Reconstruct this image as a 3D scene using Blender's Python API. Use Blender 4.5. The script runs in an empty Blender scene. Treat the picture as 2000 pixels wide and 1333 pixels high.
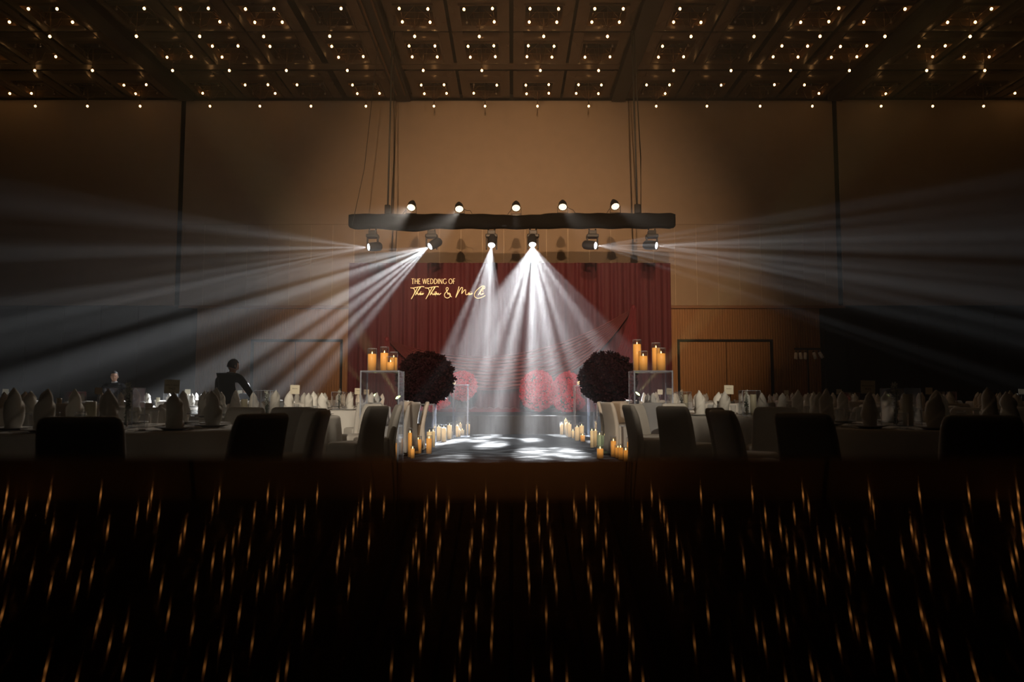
import bpy, bmesh, math, random
from mathutils import Vector, Matrix, Euler
R = math.radians
PI = math.pi
random.seed(7)
C = bpy.context.scene.collection
sc = bpy.context.scene

# ------------------------------------------------------------------ camera
F = 1400.0
PITCH = math.atan(105.5 / F)
CAMZ = 1.0
cam_d = bpy.data.cameras.new('camera')
cam = bpy.data.objects.new('camera', cam_d)
C.objects.link(cam)
cam.location = (0, 0, CAMZ)
cam.rotation_euler = (PI / 2 + PITCH, 0, 0)
cam_d.sensor_width = 36.0
cam_d.lens = F / 2000 * 36.0
cam_d.clip_start = 0.02
cam_d.dof.use_dof = True
cam_d.dof.focus_distance = 17.0
cam_d.dof.aperture_fstop = 2.1
sc.camera = cam


def at(px, py, Y):
    """world point at depth Y seen at pixel px, py of the 2000x1333 photograph"""
    r = (px - 1000.0) / F
    u = (666.5 - py) / F
    cp, sp = math.cos(PITCH), math.sin(PITCH)
    d = Vector((r, cp - u * sp, sp + u * cp))
    return Vector((0, 0, CAMZ)) + d * (Y / d.y)


# ------------------------------------------------------------------ world, exposure
w = bpy.data.worlds.new('world')
sc.world = w
w.use_nodes = True
w.node_tree.nodes['Background'].inputs[0].default_value = (1.0, 0.75, 0.5, 1)
w.node_tree.nodes['Background'].inputs[1].default_value = 0.0
sc.view_settings.view_transform = 'Standard'
sc.view_settings.look = 'None'
sc.view_settings.gamma = 1.0
sc.view_settings.use_curve_mapping = False
sc.view_settings.exposure = 0.0
cy = sc.cycles
cy.max_bounces = 8
cy.diffuse_bounces = 2
cy.glossy_bounces = 3
cy.transmission_bounces = 6
cy.transparent_max_bounces = 48
cy.volume_bounces = 0
cy.sample_clamp_indirect = 2.0
cy.sample_clamp_direct = 0.0
cy.use_denoising = True
cy.caustics_reflective = False
cy.caustics_refractive = False

# ------------------------------------------------------------------ lights
WARM = (1.0, 0.60, 0.28)


def spot(name, loc, target, watts, color, angle, blend=0.3, radius=0.05):
    d = bpy.data.lights.new(name, 'SPOT')
    d.energy = watts
    d.color = color
    d.spot_size = R(angle)
    d.spot_blend = blend
    d.shadow_soft_size = radius
    o = bpy.data.objects.new(name, d)
    C.objects.link(o)
    o.location = loc
    o.rotation_euler = (Vector(target) - Vector(loc)).to_track_quat('-Z', 'Y').to_euler()
    return o


def gobo(lamp, sx, sy, lo, hi, seed, fine=0):
    """a patterned glass in the lamp: blobs of light in the lamp's own angular coordinates"""
    d = lamp.data
    d.use_nodes = True
    nt = d.node_tree
    em = nt.nodes['Emission']
    tc = nt.nodes.new('ShaderNodeTexCoord')
    sep = nt.nodes.new('ShaderNodeSeparateXYZ')
    nt.links.new(tc.outputs['Normal'], sep.inputs[0])
    comb = nt.nodes.new('ShaderNodeCombineXYZ')
    for i, s in enumerate((sx, sy)):
        dv = nt.nodes.new('ShaderNodeMath')
        dv.operation = 'DIVIDE'
        nt.links.new(sep.outputs[i], dv.inputs[0])
        nt.links.new(sep.outputs['Z'], dv.inputs[1])
        ml = nt.nodes.new('ShaderNodeMath')
        ml.operation = 'MULTIPLY_ADD'
        nt.links.new(dv.outputs[0], ml.inputs[0])
        ml.inputs[1].default_value = s
        ml.inputs[2].default_value = seed * 3.7 + i * 1.3
        nt.links.new(ml.outputs[0], comb.inputs[i])
    vo = nt.nodes.new('ShaderNodeTexVoronoi')
    vo.voronoi_dimensions = '2D'
    vo.inputs['Scale'].default_value = 1.0
    nt.links.new(comb.outputs[0], vo.inputs['Vector'])
    mr = nt.nodes.new('ShaderNodeMapRange')
    mr.interpolation_type = 'SMOOTHSTEP'
    mr.inputs['From Min'].default_value = hi
    mr.inputs['From Max'].default_value = lo
    mr.inputs['To Min'].default_value = 0.03
    mr.inputs['To Max'].default_value = 1.0
    nt.links.new(vo.outputs['Distance'], mr.inputs['Value'])
    res = mr.outputs['Result']
    if fine:                                  # a second, finer breakup glass behind the first
        vf = nt.nodes.new('ShaderNodeTexVoronoi')
        vf.voronoi_dimensions = '2D'
        vf.inputs['Scale'].default_value = fine / sx
        mp = nt.nodes.new('ShaderNodeMapping')
        mp.inputs['Scale'].default_value = (0.55, sx / sy * 1.3, 1)
        nt.links.new(comb.outputs[0], mp.inputs[0])
        nt.links.new(mp.outputs[0], vf.inputs['Vector'])
        m2 = nt.nodes.new('ShaderNodeMapRange')
        m2.interpolation_type = 'SMOOTHSTEP'
        m2.inputs['From Min'].default_value = 0.52
        m2.inputs['From Max'].default_value = 0.12
        m2.inputs['To Min'].default_value = 0.20
        nt.links.new(vf.outputs['Distance'], m2.inputs['Value'])
        pr = nt.nodes.new('ShaderNodeMath')
        pr.operation = 'MULTIPLY'
        nt.links.new(res, pr.inputs[0])
        nt.links.new(m2.outputs['Result'], pr.inputs[1])
        res = pr.outputs[0]
    nt.links.new(res, em.inputs['Strength'])


# warm front-of-house profile lamps hung behind the camera, washing wall and curtain; added fill spots follow
spot('front_wash', (0.0, -5.0, 6.4), (0.0, 25.0, 4.5), 14500, (1.0, 0.61, 0.33), 35.5, 1.0, 0.08)
spot('front_wash', (0.0, -4.5, 8.6), (0.0, 25.0, 4.9), 10500, (1.0, 0.61, 0.33), 36, 1.0, 0.08)
spot('side_fill', (5.0, -5.0, 6.4), (6.8, 25.0, 3.4), 3800, (1.0, 0.60, 0.30), 13, 1.0, 0.06)  # added spot to brighten the right oak wall, no such lamp known
for tx, ty, wt in ((-2.3, 12.0, 6800), (2.3, 12.2, 5000)):  # added fill spots that brighten the tables, no such lamps known
    spot('table_fill', (tx * 0.5, -5.0, 6.4), (tx, ty, 0.8), wt, (1.0, 0.86, 0.68), 12.5, 0.9, 0.06)

YT = 20.0                                   # depth of the lighting truss
BEAM = (0.93, 0.965, 1.0)
HEADS = [  # lens pixel, aim vector, cone, watts, gobo pattern pitch across and along
    ((719, 483), (-1.0, -0.62, -0.20), 34, 15000, (3.0, 18.0, 0)),
    ((839, 482), (-0.85, -0.55, -0.62), 48, 44000, (3.0, 11.0, 0)),
    ((960, 480), (-0.06, -0.62, -0.80), 26, 52000, (8.0, 5.0, 0)),
    ((1040, 479), (0.0, -0.62, -0.80), 55, 105000, (8.0, 3.0, 40)),
    ((1164, 480), (1.0, -0.62, -0.21), 30, 17000, (3.0, 18.0, 0)),
    ((1283, 480), (1.0, -0.62, -0.20), 30, 13000, (3.0, 18.0, 0)),
]
for i, ((px, py), v, ang, wt, gs) in enumerate(HEADS):
    p = at(px, py, YT - 0.25)
    vv = Vector(v).normalized()
    s = spot('beam_lamp', p + vv * 0.05, p + vv * 5, wt, BEAM, ang, 0.35, 0.02)
    gobo(s, gs[0], gs[1], 0.10, 0.43, i + 1, gs[2])
PARS = [(803, 406), (897, 409), (1008, 407), (1099, 405), (1202, 404)]
for i, (px, py) in enumerate(PARS):
    p = at(px, py, YT - 0.3)
    tx, ty = ((-3.3, 5.7), (-2.8, 8.2), (0.0, 13.0), (2.8, 8.0), (4.6, 6.0))[i]
    spot('par_lamp', p, (tx, ty, 0.8), (1150, 800, 100, 230, 260)[i], (1.0, 0.90, 0.76), 15, 0.9, 0.08)

# ------------------------------------------------------------------ materials
def mat(name, col, rough=0.6, metal=0.0, noise=0.0, nscale=20.0, bump=0.0, bscale=60.0, spec=0.5,
        emit=None, estr=0.0, stretch=None, sheen=0.0, sampled=True):
    m = bpy.data.materials.new(name)
    m.use_nodes = True
    nt = m.node_tree
    b = nt.nodes['Principled BSDF']
    b.inputs['Base Color'].default_value = (*col, 1)
    b.inputs['Roughness'].default_value = rough
    b.inputs['Metallic'].default_value = metal
    b.inputs['Specular IOR Level'].default_value = spec
    if sheen:
        b.inputs['Sheen Weight'].default_value = sheen
    if emit:
        b.inputs['Emission Color'].default_value = (*emit, 1)
        b.inputs['Emission Strength'].default_value = estr
    if noise or bump:
        tc = nt.nodes.new('ShaderNodeTexCoord')
        mp = nt.nodes.new('ShaderNodeMapping')
        if stretch:
            mp.inputs['Scale'].default_value = stretch
        nt.links.new(tc.outputs['Object'], mp.inputs[0])
    if noise:
        n = nt.nodes.new('ShaderNodeTexNoise')
        n.inputs['Scale'].default_value = nscale
        n.inputs['Detail'].default_value = 4
        nt.links.new(mp.outputs[0], n.inputs['Vector'])
        mx = nt.nodes.new('ShaderNodeMix')
        mx.data_type = 'RGBA'
        mx.inputs[6].default_value = (*[c * (1 - noise) for c in col], 1)
        mx.inputs[7].default_value = (*[min(1, c * (1 + noise)) for c in col], 1)
        nt.links.new(n.outputs['Fac'], mx.inputs[0])
        nt.links.new(mx.outputs[2], b.inputs['Base Color'])
    if bump:
        n2 = nt.nodes.new('ShaderNodeTexNoise')
        n2.inputs['Scale'].default_value = bscale
        nt.links.new(mp.outputs[0], n2.inputs['Vector'])
        bp = nt.nodes.new('ShaderNodeBump')
        bp.inputs['Strength'].default_value = bump
        bp.inputs['Distance'].default_value = 0.01
        nt.links.new(n2.outputs['Fac'], bp.inputs['Height'])
        nt.links.new(bp.outputs[0], b.inputs['Normal'])
    if not sampled:
        m.cycles.emission_sampling = 'NONE'
    return m


def clear_mat(name, tint, gloss=0.5, base=0.04, rough=0.03, milky=0.0):
    """thin clear acrylic or glass: see-through, with a fresnel reflection and a trace of surface haze"""
    m = bpy.data.materials.new(name)
    m.use_nodes = True
    nt = m.node_tree
    for n in list(nt.nodes):
        if n.type != 'OUTPUT_MATERIAL':
            nt.nodes.remove(n)
    out = [n for n in nt.nodes if n.type == 'OUTPUT_MATERIAL'][0]
    tr = nt.nodes.new('ShaderNodeBsdfTransparent')
    tr.inputs[0].default_value = (*tint, 1)
    gl = nt.nodes.new('ShaderNodeBsdfGlossy')
    gl.inputs['Roughness'].default_value = rough
    fr = nt.nodes.new('ShaderNodeFresnel')
    ge = nt.nodes.new('ShaderNodeNewGeometry')
    io = nt.nodes.new('ShaderNodeMath')
    io.operation = 'MULTIPLY_ADD'
    io.inputs[1].default_value = 1 / 1.45 - 1.45
    io.inputs[2].default_value = 1.45
    nt.links.new(ge.outputs['Backfacing'], io.inputs[0])
    nt.links.new(io.outputs[0], fr.inputs[0])
    mx = nt.nodes.new('ShaderNodeMixShader')
    ml = nt.nodes.new('ShaderNodeMath')
    ml.operation = 'MULTIPLY'
    ml.inputs[1].default_value = gloss
    nt.links.new(fr.outputs[0], ml.inputs[0])
    nt.links.new(ml.outputs[0], mx.inputs[0])
    nt.links.new(tr.outputs[0], mx.inputs[1])
    nt.links.new(gl.outputs[0], mx.inputs[2])
    last = mx
    if milky:
        df = nt.nodes.new('ShaderNodeBsdfDiffuse')
        df.inputs[0].default_value = (0.8, 0.85, 0.95, 1)
        m2 = nt.nodes.new('ShaderNodeMixShader')
        m2.inputs[0].default_value = milky
        nt.links.new(mx.outputs[0], m2.inputs[1])
        nt.links.new(df.outputs[0], m2.inputs[2])
        last = m2
    nt.links.new(last.outputs[0], out.inputs['Surface'])
    return m


M = {}
M['fabric_wall'] = mat('fabric_wall', (0.36, 0.27, 0.19), 0.85, noise=0.10, nscale=3.0, bump=0.15, bscale=90)
M['strip'] = mat('pale_strip', (0.50, 0.40, 0.29), 0.5, metal=0.2, noise=0.1, nscale=4)  # paler than the wall, in place of seam edges catching light
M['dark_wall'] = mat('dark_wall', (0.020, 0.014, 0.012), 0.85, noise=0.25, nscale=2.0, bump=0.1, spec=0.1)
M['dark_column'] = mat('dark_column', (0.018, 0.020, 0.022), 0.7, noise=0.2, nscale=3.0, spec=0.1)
M['black_gap'] = mat('black_gap', (0.006, 0.006, 0.006), 0.9, noise=0.2)
M['oak'] = mat('oak_slat', (0.33, 0.155, 0.045), 0.55, noise=0.35, nscale=5.0, stretch=(6, 6, 0.5), bump=0.1, bscale=30)
M['oak_flat'] = mat('oak_board', (0.24, 0.11, 0.045), 0.5, noise=0.3, nscale=4.0, stretch=(0.6, 4, 6))
M['carpet'] = mat('carpet', (0.022, 0.020, 0.020), 0.95, noise=0.35, nscale=9.0, bump=0.4, bscale=220, spec=0.15)
M['aisle'] = mat('aisle_runner', (0.0055, 0.0058, 0.006), 0.85, noise=0.15, nscale=14.0, bump=0.2, bscale=160, spec=0.1)
M['stage'] = mat('stage_cloth', (0.05, 0.05, 0.053), 0.85, noise=0.2, nscale=8.0, bump=0.2, bscale=120, spec=0.2)
M['ceil_panel'] = mat('bronze_ceiling_panel', (0.095, 0.052, 0.025), 0.24, metal=0.35, noise=0.25, nscale=1.6, bump=0.35, bscale=2.2)
M['ceil_dark'] = mat('dark_ceiling_recess', (0.018, 0.012, 0.009), 0.5, noise=0.3, nscale=3)
M['bronze'] = mat('bronze_rod', (0.16, 0.09, 0.045), 0.28, metal=0.9, noise=0.15, nscale=9)
M['bulb'] = mat('glowing_bulb', (1, 0.8, 0.5), 0.4, emit=(1.0, 0.52, 0.18), estr=12.5, noise=0.02)
M['bulb_off'] = mat('unlit_bulb', (0.25, 0.20, 0.15), 0.2, noise=0.05)
M['velvet'] = mat('red_velvet', (0.085, 0.0042, 0.0115), 0.75, noise=0.20, nscale=3.0, stretch=(5, 5, 0.4), bump=0.12, bscale=80, sheen=0.08)
M['velvet_swag'] = mat('red_velvet_swag', (0.15, 0.007, 0.017), 0.6, noise=0.15, nscale=4.0, bump=0.1, bscale=80, sheen=0.08)
M['white_cloth'] = mat('white_cloth', (0.74, 0.71, 0.66), 0.85, noise=0.05, nscale=6.0, bump=0.15, bscale=120, spec=0.2)
M['chair_cloth'] = mat('chair_cover_cloth', (0.68, 0.64, 0.58), 0.85, noise=0.06, nscale=9.0, bump=0.2, bscale=110, spec=0.2)
M['napkin'] = mat('napkin_linen', (0.80, 0.77, 0.70), 0.85, noise=0.05, nscale=30.0, bump=0.15, bscale=300, spec=0.2)
M['china'] = mat('white_china', (0.80, 0.79, 0.77), 0.15, noise=0.03, nscale=10)
M['steel'] = mat('steel', (0.72, 0.71, 0.70), 0.18, metal=1.0, noise=0.08, nscale=30)
M['black_metal'] = mat('black_metal', (0.014, 0.014, 0.015), 0.5, spec=0.2, noise=0.2, nscale=12, bump=0.05)
M['head_grey'] = mat('moving_head_casing', (0.030, 0.031, 0.034), 0.38, noise=0.15, nscale=14, spec=0.3)
M['grey_metal'] = mat('pale_grey_metal', (0.60, 0.54, 0.46), 0.5, noise=0.1)
M['black_cloth'] = mat('black_drape', (0.006, 0.005, 0.0045), 0.95, noise=0.25, nscale=4, bump=0.4, bscale=9, spec=0.03)
M['lens'] = mat('lit_lens', (1, 1, 1), 0.2, emit=(0.90, 0.95, 1.0), estr=14.0, sampled=False, noise=0.02)
M['led'] = mat('lit_led', (1, 0.9, 0.7), 0.2, emit=(1.0, 0.84, 0.56), estr=2.6, sampled=False, noise=0.02)
M['led_ring'] = mat('led_faceplate', (0.35, 0.28, 0.2), 0.3, noise=0.1, emit=(1.0, 0.72, 0.40), estr=0.45, sampled=False)
M['green_led'] = mat('lit_yellow_led', (1, 1, 0.6), 0.2, emit=(0.85, 0.95, 0.35), estr=6.0, sampled=False, noise=0.02)
M['gold_sign'] = mat('glowing_gold_sign', (0.9, 0.7, 0.35), 0.4, emit=(1.0, 0.68, 0.30), estr=0.95, sampled=False, noise=0.02)
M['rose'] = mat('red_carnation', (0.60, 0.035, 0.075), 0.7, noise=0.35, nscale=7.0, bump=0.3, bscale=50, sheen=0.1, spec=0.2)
M['dark_rose'] = mat('burgundy_carnation', (0.014, 0.002, 0.005), 0.75, noise=0.35, nscale=9.0, bump=0.3, bscale=50, sheen=0.0, spec=0.15)  # burgundy, with backlit silhouette shade put into the near-black colour
M['leaf'] = mat('dark_leaf', (0.03, 0.045, 0.02), 0.6, noise=0.4, nscale=20, bump=0.2)
M['green_core'] = mat('flower_foam', (0.035, 0.02, 0.02), 0.9, noise=0.4, nscale=20)
M['gyp'] = mat('white_blossom', (0.75, 0.75, 0.66), 0.7, noise=0.08, nscale=40)
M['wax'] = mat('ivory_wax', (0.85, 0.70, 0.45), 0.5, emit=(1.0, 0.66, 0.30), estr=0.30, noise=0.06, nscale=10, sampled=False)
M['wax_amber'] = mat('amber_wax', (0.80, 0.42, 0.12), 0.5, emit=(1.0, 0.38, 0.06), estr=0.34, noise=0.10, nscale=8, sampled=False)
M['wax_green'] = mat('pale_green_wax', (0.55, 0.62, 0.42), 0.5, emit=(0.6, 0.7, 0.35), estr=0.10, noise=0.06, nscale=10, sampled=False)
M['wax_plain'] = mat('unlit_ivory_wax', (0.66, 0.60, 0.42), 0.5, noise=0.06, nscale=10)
for k_, lo_, hi_ in (('wax', 0.10, 0.55), ('wax_amber', 0.06, 0.62), ('wax_green', 0.04, 0.16)):  # inner glow of the wax painted as emission, stronger towards the top
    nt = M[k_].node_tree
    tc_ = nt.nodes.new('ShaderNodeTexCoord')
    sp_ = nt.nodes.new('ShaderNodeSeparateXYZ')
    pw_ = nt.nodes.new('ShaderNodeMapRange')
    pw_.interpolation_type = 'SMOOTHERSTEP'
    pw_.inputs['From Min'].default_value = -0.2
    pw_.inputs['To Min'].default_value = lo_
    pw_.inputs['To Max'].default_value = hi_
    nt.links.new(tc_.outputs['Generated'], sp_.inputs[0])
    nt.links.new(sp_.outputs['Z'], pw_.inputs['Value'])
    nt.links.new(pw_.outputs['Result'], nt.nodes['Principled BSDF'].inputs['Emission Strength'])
M['flame'] = mat('candle_flame', (1, 0.8, 0.4), 0.5, emit=(1.0, 0.66, 0.24), estr=5.0, sampled=False, noise=0.02)
M['wick'] = mat('wick', (0.02, 0.015, 0.01), 0.9, noise=0.2)
M['acrylic'] = clear_mat('clear_acrylic', (0.95, 0.96, 0.975), 0.75, rough=0.05, milky=0.012)
M['acrylic_edge'] = clear_mat('frosted_acrylic_edge', (0.80, 0.85, 0.93), 1.2, rough=0.15, milky=0.24)
M['glass'] = clear_mat('clear_glass', (0.97, 0.975, 0.98), 1.0, rough=0.03, milky=0.006)
M['glass_rim'] = clear_mat('ground_glass_rim', (0.85, 0.88, 0.9), 1.2, rough=0.1, milky=0.30)
M['card'] = mat('cream_card', (0.74, 0.68, 0.52), 0.8, noise=0.04, nscale=20)
M['ink'] = mat('brown_ink', (0.08, 0.04, 0.02), 0.8, noise=0.1)
m_ = bpy.data.materials.new('black_lacquer')
m_.use_nodes = True
nt = m_.node_tree
nt.nodes.remove(nt.nodes['Principled BSDF'])
gl_ = nt.nodes.new('ShaderNodeBsdfAnisotropic')
gl_.inputs['Color'].default_value = (0.60, 0.42, 0.28, 1)
gl_.inputs['Roughness'].default_value = 0.026
gl_.inputs['Anisotropy'].default_value = 0.75
tg_ = nt.nodes.new('ShaderNodeCombineXYZ')
tg_.inputs[0].default_value = 1.0
nt.links.new(tg_.outputs[0], gl_.inputs['Tangent'])
df_ = nt.nodes.new('ShaderNodeBsdfDiffuse')
df_.inputs[0].default_value = (0.002, 0.002, 0.002, 1)
fr_ = nt.nodes.new('ShaderNodeFresnel')
fr_.inputs[0].default_value = 1.165
mx_ = nt.nodes.new('ShaderNodeMixShader')
nt.links.new(fr_.outputs[0], mx_.inputs[0])
nt.links.new(df_.outputs[0], mx_.inputs[1])
nt.links.new(gl_.outputs[0], mx_.inputs[2])
nt.links.new(mx_.outputs[0], [n for n in nt.nodes if n.type == 'OUTPUT_MATERIAL'][0].inputs['Surface'])
M['black_gloss'] = m_
M['black_side'] = mat('black_painted_wood', (0.006, 0.006, 0.006), 0.4, noise=0.2, nscale=5)
M['suit'] = mat('dark_suit', (0.022, 0.023, 0.026), 0.85, noise=0.2, nscale=14, bump=0.2, bscale=90, spec=0.08)
M['shirt'] = mat('white_shirt', (0.6, 0.6, 0.6), 0.8, noise=0.05)
M['skin'] = mat('skin', (0.45, 0.25, 0.17), 0.55, noise=0.08, nscale=20)
M['hair'] = mat('black_hair', (0.010, 0.009, 0.009), 0.5, noise=0.2, nscale=60, stretch=(1, 1, 0.2), bump=0.3)
M['eye'] = mat('dark_eye', (0.02, 0.015, 0.012), 0.2, noise=0.1)
M['cable'] = mat('steel_cable', (0.05, 0.05, 0.045), 0.5, metal=0.4, noise=0.15)


# ------------------------------------------------------------------ mesh helpers
class MB:
    def __init__(s):
        s.v, s.f, s.sm = [], [], []

    def add(s, vs, fs, smooth=False, mtx=None):
        o = len(s.v)
        for p in vs:
            s.v.append(tuple(mtx @ Vector(p)) if mtx else tuple(p))
        for f in fs:
            s.f.append([i + o for i in f])
            s.sm.append(smooth)
        return s

    def box(s, c, d, mtx=None, bev=0.0):
        x, y, z = [k / 2 for k in d]
        if bev <= 0:
            vs = [(c[0] + a * x, c[1] + b * y, c[2] + e * z) for e in (-1, 1) for b in (-1, 1) for a in (-1, 1)]
            fs = [(0, 2, 3, 1), (4, 5, 7, 6), (0, 1, 5, 4), (2, 6, 7, 3), (0, 4, 6, 2), (1, 3, 7, 5)]
            return s.add(vs, fs, False, mtx)
        bm = bmesh.new()
        bmesh.ops.create_cube(bm, size=1.0, matrix=Matrix.Translation(c) @ Matrix.Diagonal((*d, 1)))
        bmesh.ops.bevel(bm, geom=bm.edges[:], offset=bev, segments=2, affect='EDGES', profile=0.5)
        bm.verts.index_update()
        vs = [v.co.copy() for v in bm.verts]
        fs = [[v.index for v in f.verts] for f in bm.faces]
        bm.free()
        return s.add(vs, fs, False, mtx)

    def loft(s, rings, cap0=True, cap1=True, smooth=True, closed=True, mtx=None):
        n = len(rings[0])
        vs = [p for r in rings for p in r]
        fs = []
        for i in range(len(rings) - 1):
            for j in range(n if closed else n - 1):
                k = (j + 1) % n
                fs.append((i * n + j, i * n + k, (i + 1) * n + k, (i + 1) * n + j))
        if cap0:
            fs.append(list(range(n - 1, -1, -1)))
        if cap1:
            fs.append([(len(rings) - 1) * n + j for j in range(n)])
        return s.add(vs, fs, smooth, mtx)

    def lathe(s, prof, n=16, c=(0, 0, 0), mtx=None, cap=False):
        rings = [[(c[0] + r * math.cos(2 * PI * j / n), c[1] + r * math.sin(2 * PI * j / n), c[2] + z) for j in range(n)] for r, z in prof]
        return s.loft(rings, cap, cap, True, True, mtx)

    def cyl(s, p0, p1, r0, r1=None, n=10):
        p0, p1 = Vector(p0), Vector(p1)
        r1 = r0 if r1 is None else r1
        q = (p1 - p0).to_track_quat('Z', 'Y').to_matrix().to_4x4()
        L = (p1 - p0).length
        rings = [[(r * math.cos(2 * PI * j / n), r * math.sin(2 * PI * j / n), z) for j in range(n)] for r, z in ((r0, 0), (r1, L))]
        return s.loft(rings, True, True, True, True, Matrix.Translation(p0) @ q)

    def ball(s, c, r, n=12, m=8, sc=(1, 1, 1)):
        prof = [(max(1e-4, r * math.sin(PI * i / m)), -r * math.cos(PI * i / m)) for i in range(m + 1)]
        mt = Matrix.Translation(c) @ Matrix.Diagonal((*sc, 1))
        return s.lathe(prof, n, mtx=mt)

    def tube(s, pts, r, n=6):
        pts = [Vector(p) for p in pts]
        rings = []
        for i, p in enumerate(pts):
            t = (pts[min(i + 1, len(pts) - 1)] - pts[max(i - 1, 0)]).normalized()
            q = t.to_track_quat('Z', 'Y').to_matrix()
            rings.append([p + q @ Vector((r * math.cos(2 * PI * j / n), r * math.sin(2 * PI * j / n), 0)) for j in range(n)])
        return s.loft(rings)

    def mesh(s, name, m):
        me = bpy.data.meshes.new(name)
        me.from_pydata(s.v, [], s.f)
        me.polygons.foreach_set('use_smooth', s.sm)
        me.materials.append(m)
        me.update()
        return me

    def build(s, name, m, parent=None, loc=None):
        return link(name, s.mesh(name, m), parent, loc)


def link(name, me, parent=None, loc=None):
    o = bpy.data.objects.new(name, me)
    C.objects.link(o)
    if parent:
        o.parent = parent
    if loc is not None:
        o.location = loc
    return o


def tag(o, label=None, cat=None, group=None, kind=None):
    if label: o['label'] = label
    if cat: o['category'] = cat
    if group: o['group'] = group
    if kind: o['kind'] = kind
    return o


def empty(name, loc, rz=0.0, label=None, cat=None, group=None):
    o = bpy.data.objects.new(name, None)
    C.objects.link(o)
    o.location = loc
    o.rotation_euler = (0, 0, rz)
    return tag(o, label, cat, group)


def copy_tree(root, loc, rz=0.0, label=None, group=None, scale=None):
    r = root.copy()
    C.objects.link(r)
    r.location = loc
    r.rotation_euler = (0, 0, rz)
    if scale:
        r.scale = scale
    if label: r['label'] = label
    if group: r['group'] = group
    for ch in root.children:
        c = ch.copy()
        C.objects.link(c)
        c.parent = r
        for g in ch.children:
            k = g.copy()
            C.objects.link(k)
            k.parent = c
    return r


ORD = ['first', 'second', 'third', 'fourth', 'fifth', 'sixth', 'seventh', 'eighth', 'ninth', 'tenth',
       'eleventh', 'twelfth', 'thirteenth', 'fourteenth', 'fifteenth', 'sixteenth', 'seventeenth', 'eighteenth', 'nineteenth', 'twentieth',
       'twenty-first', 'twenty-second', 'twenty-third', 'twenty-fourth']


def rrect(w, d, r, z, n=5, oy=0.0):
    """rounded rectangle ring, counter-clockwise"""
    pts = []
    for cx, cy_, a0 in ((w / 2 - r, d / 2 - r, 0), (-w / 2 + r, d / 2 - r, 90), (-w / 2 + r, -d / 2 + r, 180), (w / 2 - r, -d / 2 + r, 270)):
        for i in range(n):
            a = R(a0 + 90 * i / (n - 1))
            pts.append((cx + r * math.cos(a), cy_ + r * math.sin(a) + oy, z))
    return pts


# ================================================================== THE SETTING
YW = 25.0
ZC = 11.56
XS = 21.0
MB().box((0, 9, -0.1), (2 * XS, 34, 0.2)).build('floor', M['carpet']); tag(bpy.data.objects['floor'], 'dark carpeted ballroom floor', kind='structure')
run = MB().box((0, 13.1, 0.004), (2.72, 10.4, 0.008)).build('aisle_runner', M['aisle'])
tag(run, 'grey aisle runner leading to the stage between the candle rows', 'runner')

zl = at(1000, 597, YW).z                       # ledge under the upper wall
zt = at(1000, 438, YW).z                       # top of the narrow panels
wall = empty('wall_back', (0, YW, 0)); tag(wall, 'tall back wall, fabric panels above and oak slats below', kind='structure')
MB().box((0, 0.25, ZC / 2), (2 * XS, 0.1, ZC + 0.6)).build('backing', M['black_gap'], wall)
PW = 0.757
xL, xR = at(348, 500, YW).x, at(1640, 500, YW).x
x0 = at(1320, 560, YW).x
ks = [k for k in range(-30, 12) if xL + 0.05 < x0 + k * PW < xR - 0.05]
seams = [xL + 0.06] + [x0 + k * PW for k in ks] + [xR - 0.06]
for a, b in zip(seams[:-1], seams[1:]):
    o = MB().box(((a + b) / 2, 0.08, (zl + zt) / 2), (b - a - 0.018, 0.06, zt - zl - 0.01), bev=0.008).build('panel', M['fabric_wall'], wall)
for a in seams[1:-1]:
    MB().box((a, 0.060, (zl + zt) / 2), (0.018, 0.03, zt - zl - 0.02)).build('strip', M['strip'], wall)
# the plain upper field in three lengths, and the two outer fields
ub = [xL + 0.06, at(765, 300, YW).x, at(1238, 300, YW).x, xR - 0.06]
for a, b in zip(ub[:-1], ub[1:]):
    MB().box(((a + b) / 2, 0.08, (zt + ZC) / 2), (b - a - 0.006, 0.06, ZC - zt), bev=0.008).build('upper_panel', M['fabric_wall'], wall)
for a, b in ((-XS, xL - 0.09), (xR + 0.09, XS)):
    MB().box(((a + b) / 2, 0.02, (zl + ZC) / 2), (b - a, 0.08, ZC - zl), bev=0.01).build('outer_panel', M['fabric_wall'], wall)
MB().box((0, -0.02, zl - 0.06), (xR - xL, 0.12, 0.10), bev=0.01).build('ledge', M['oak_flat'], wall)

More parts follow.
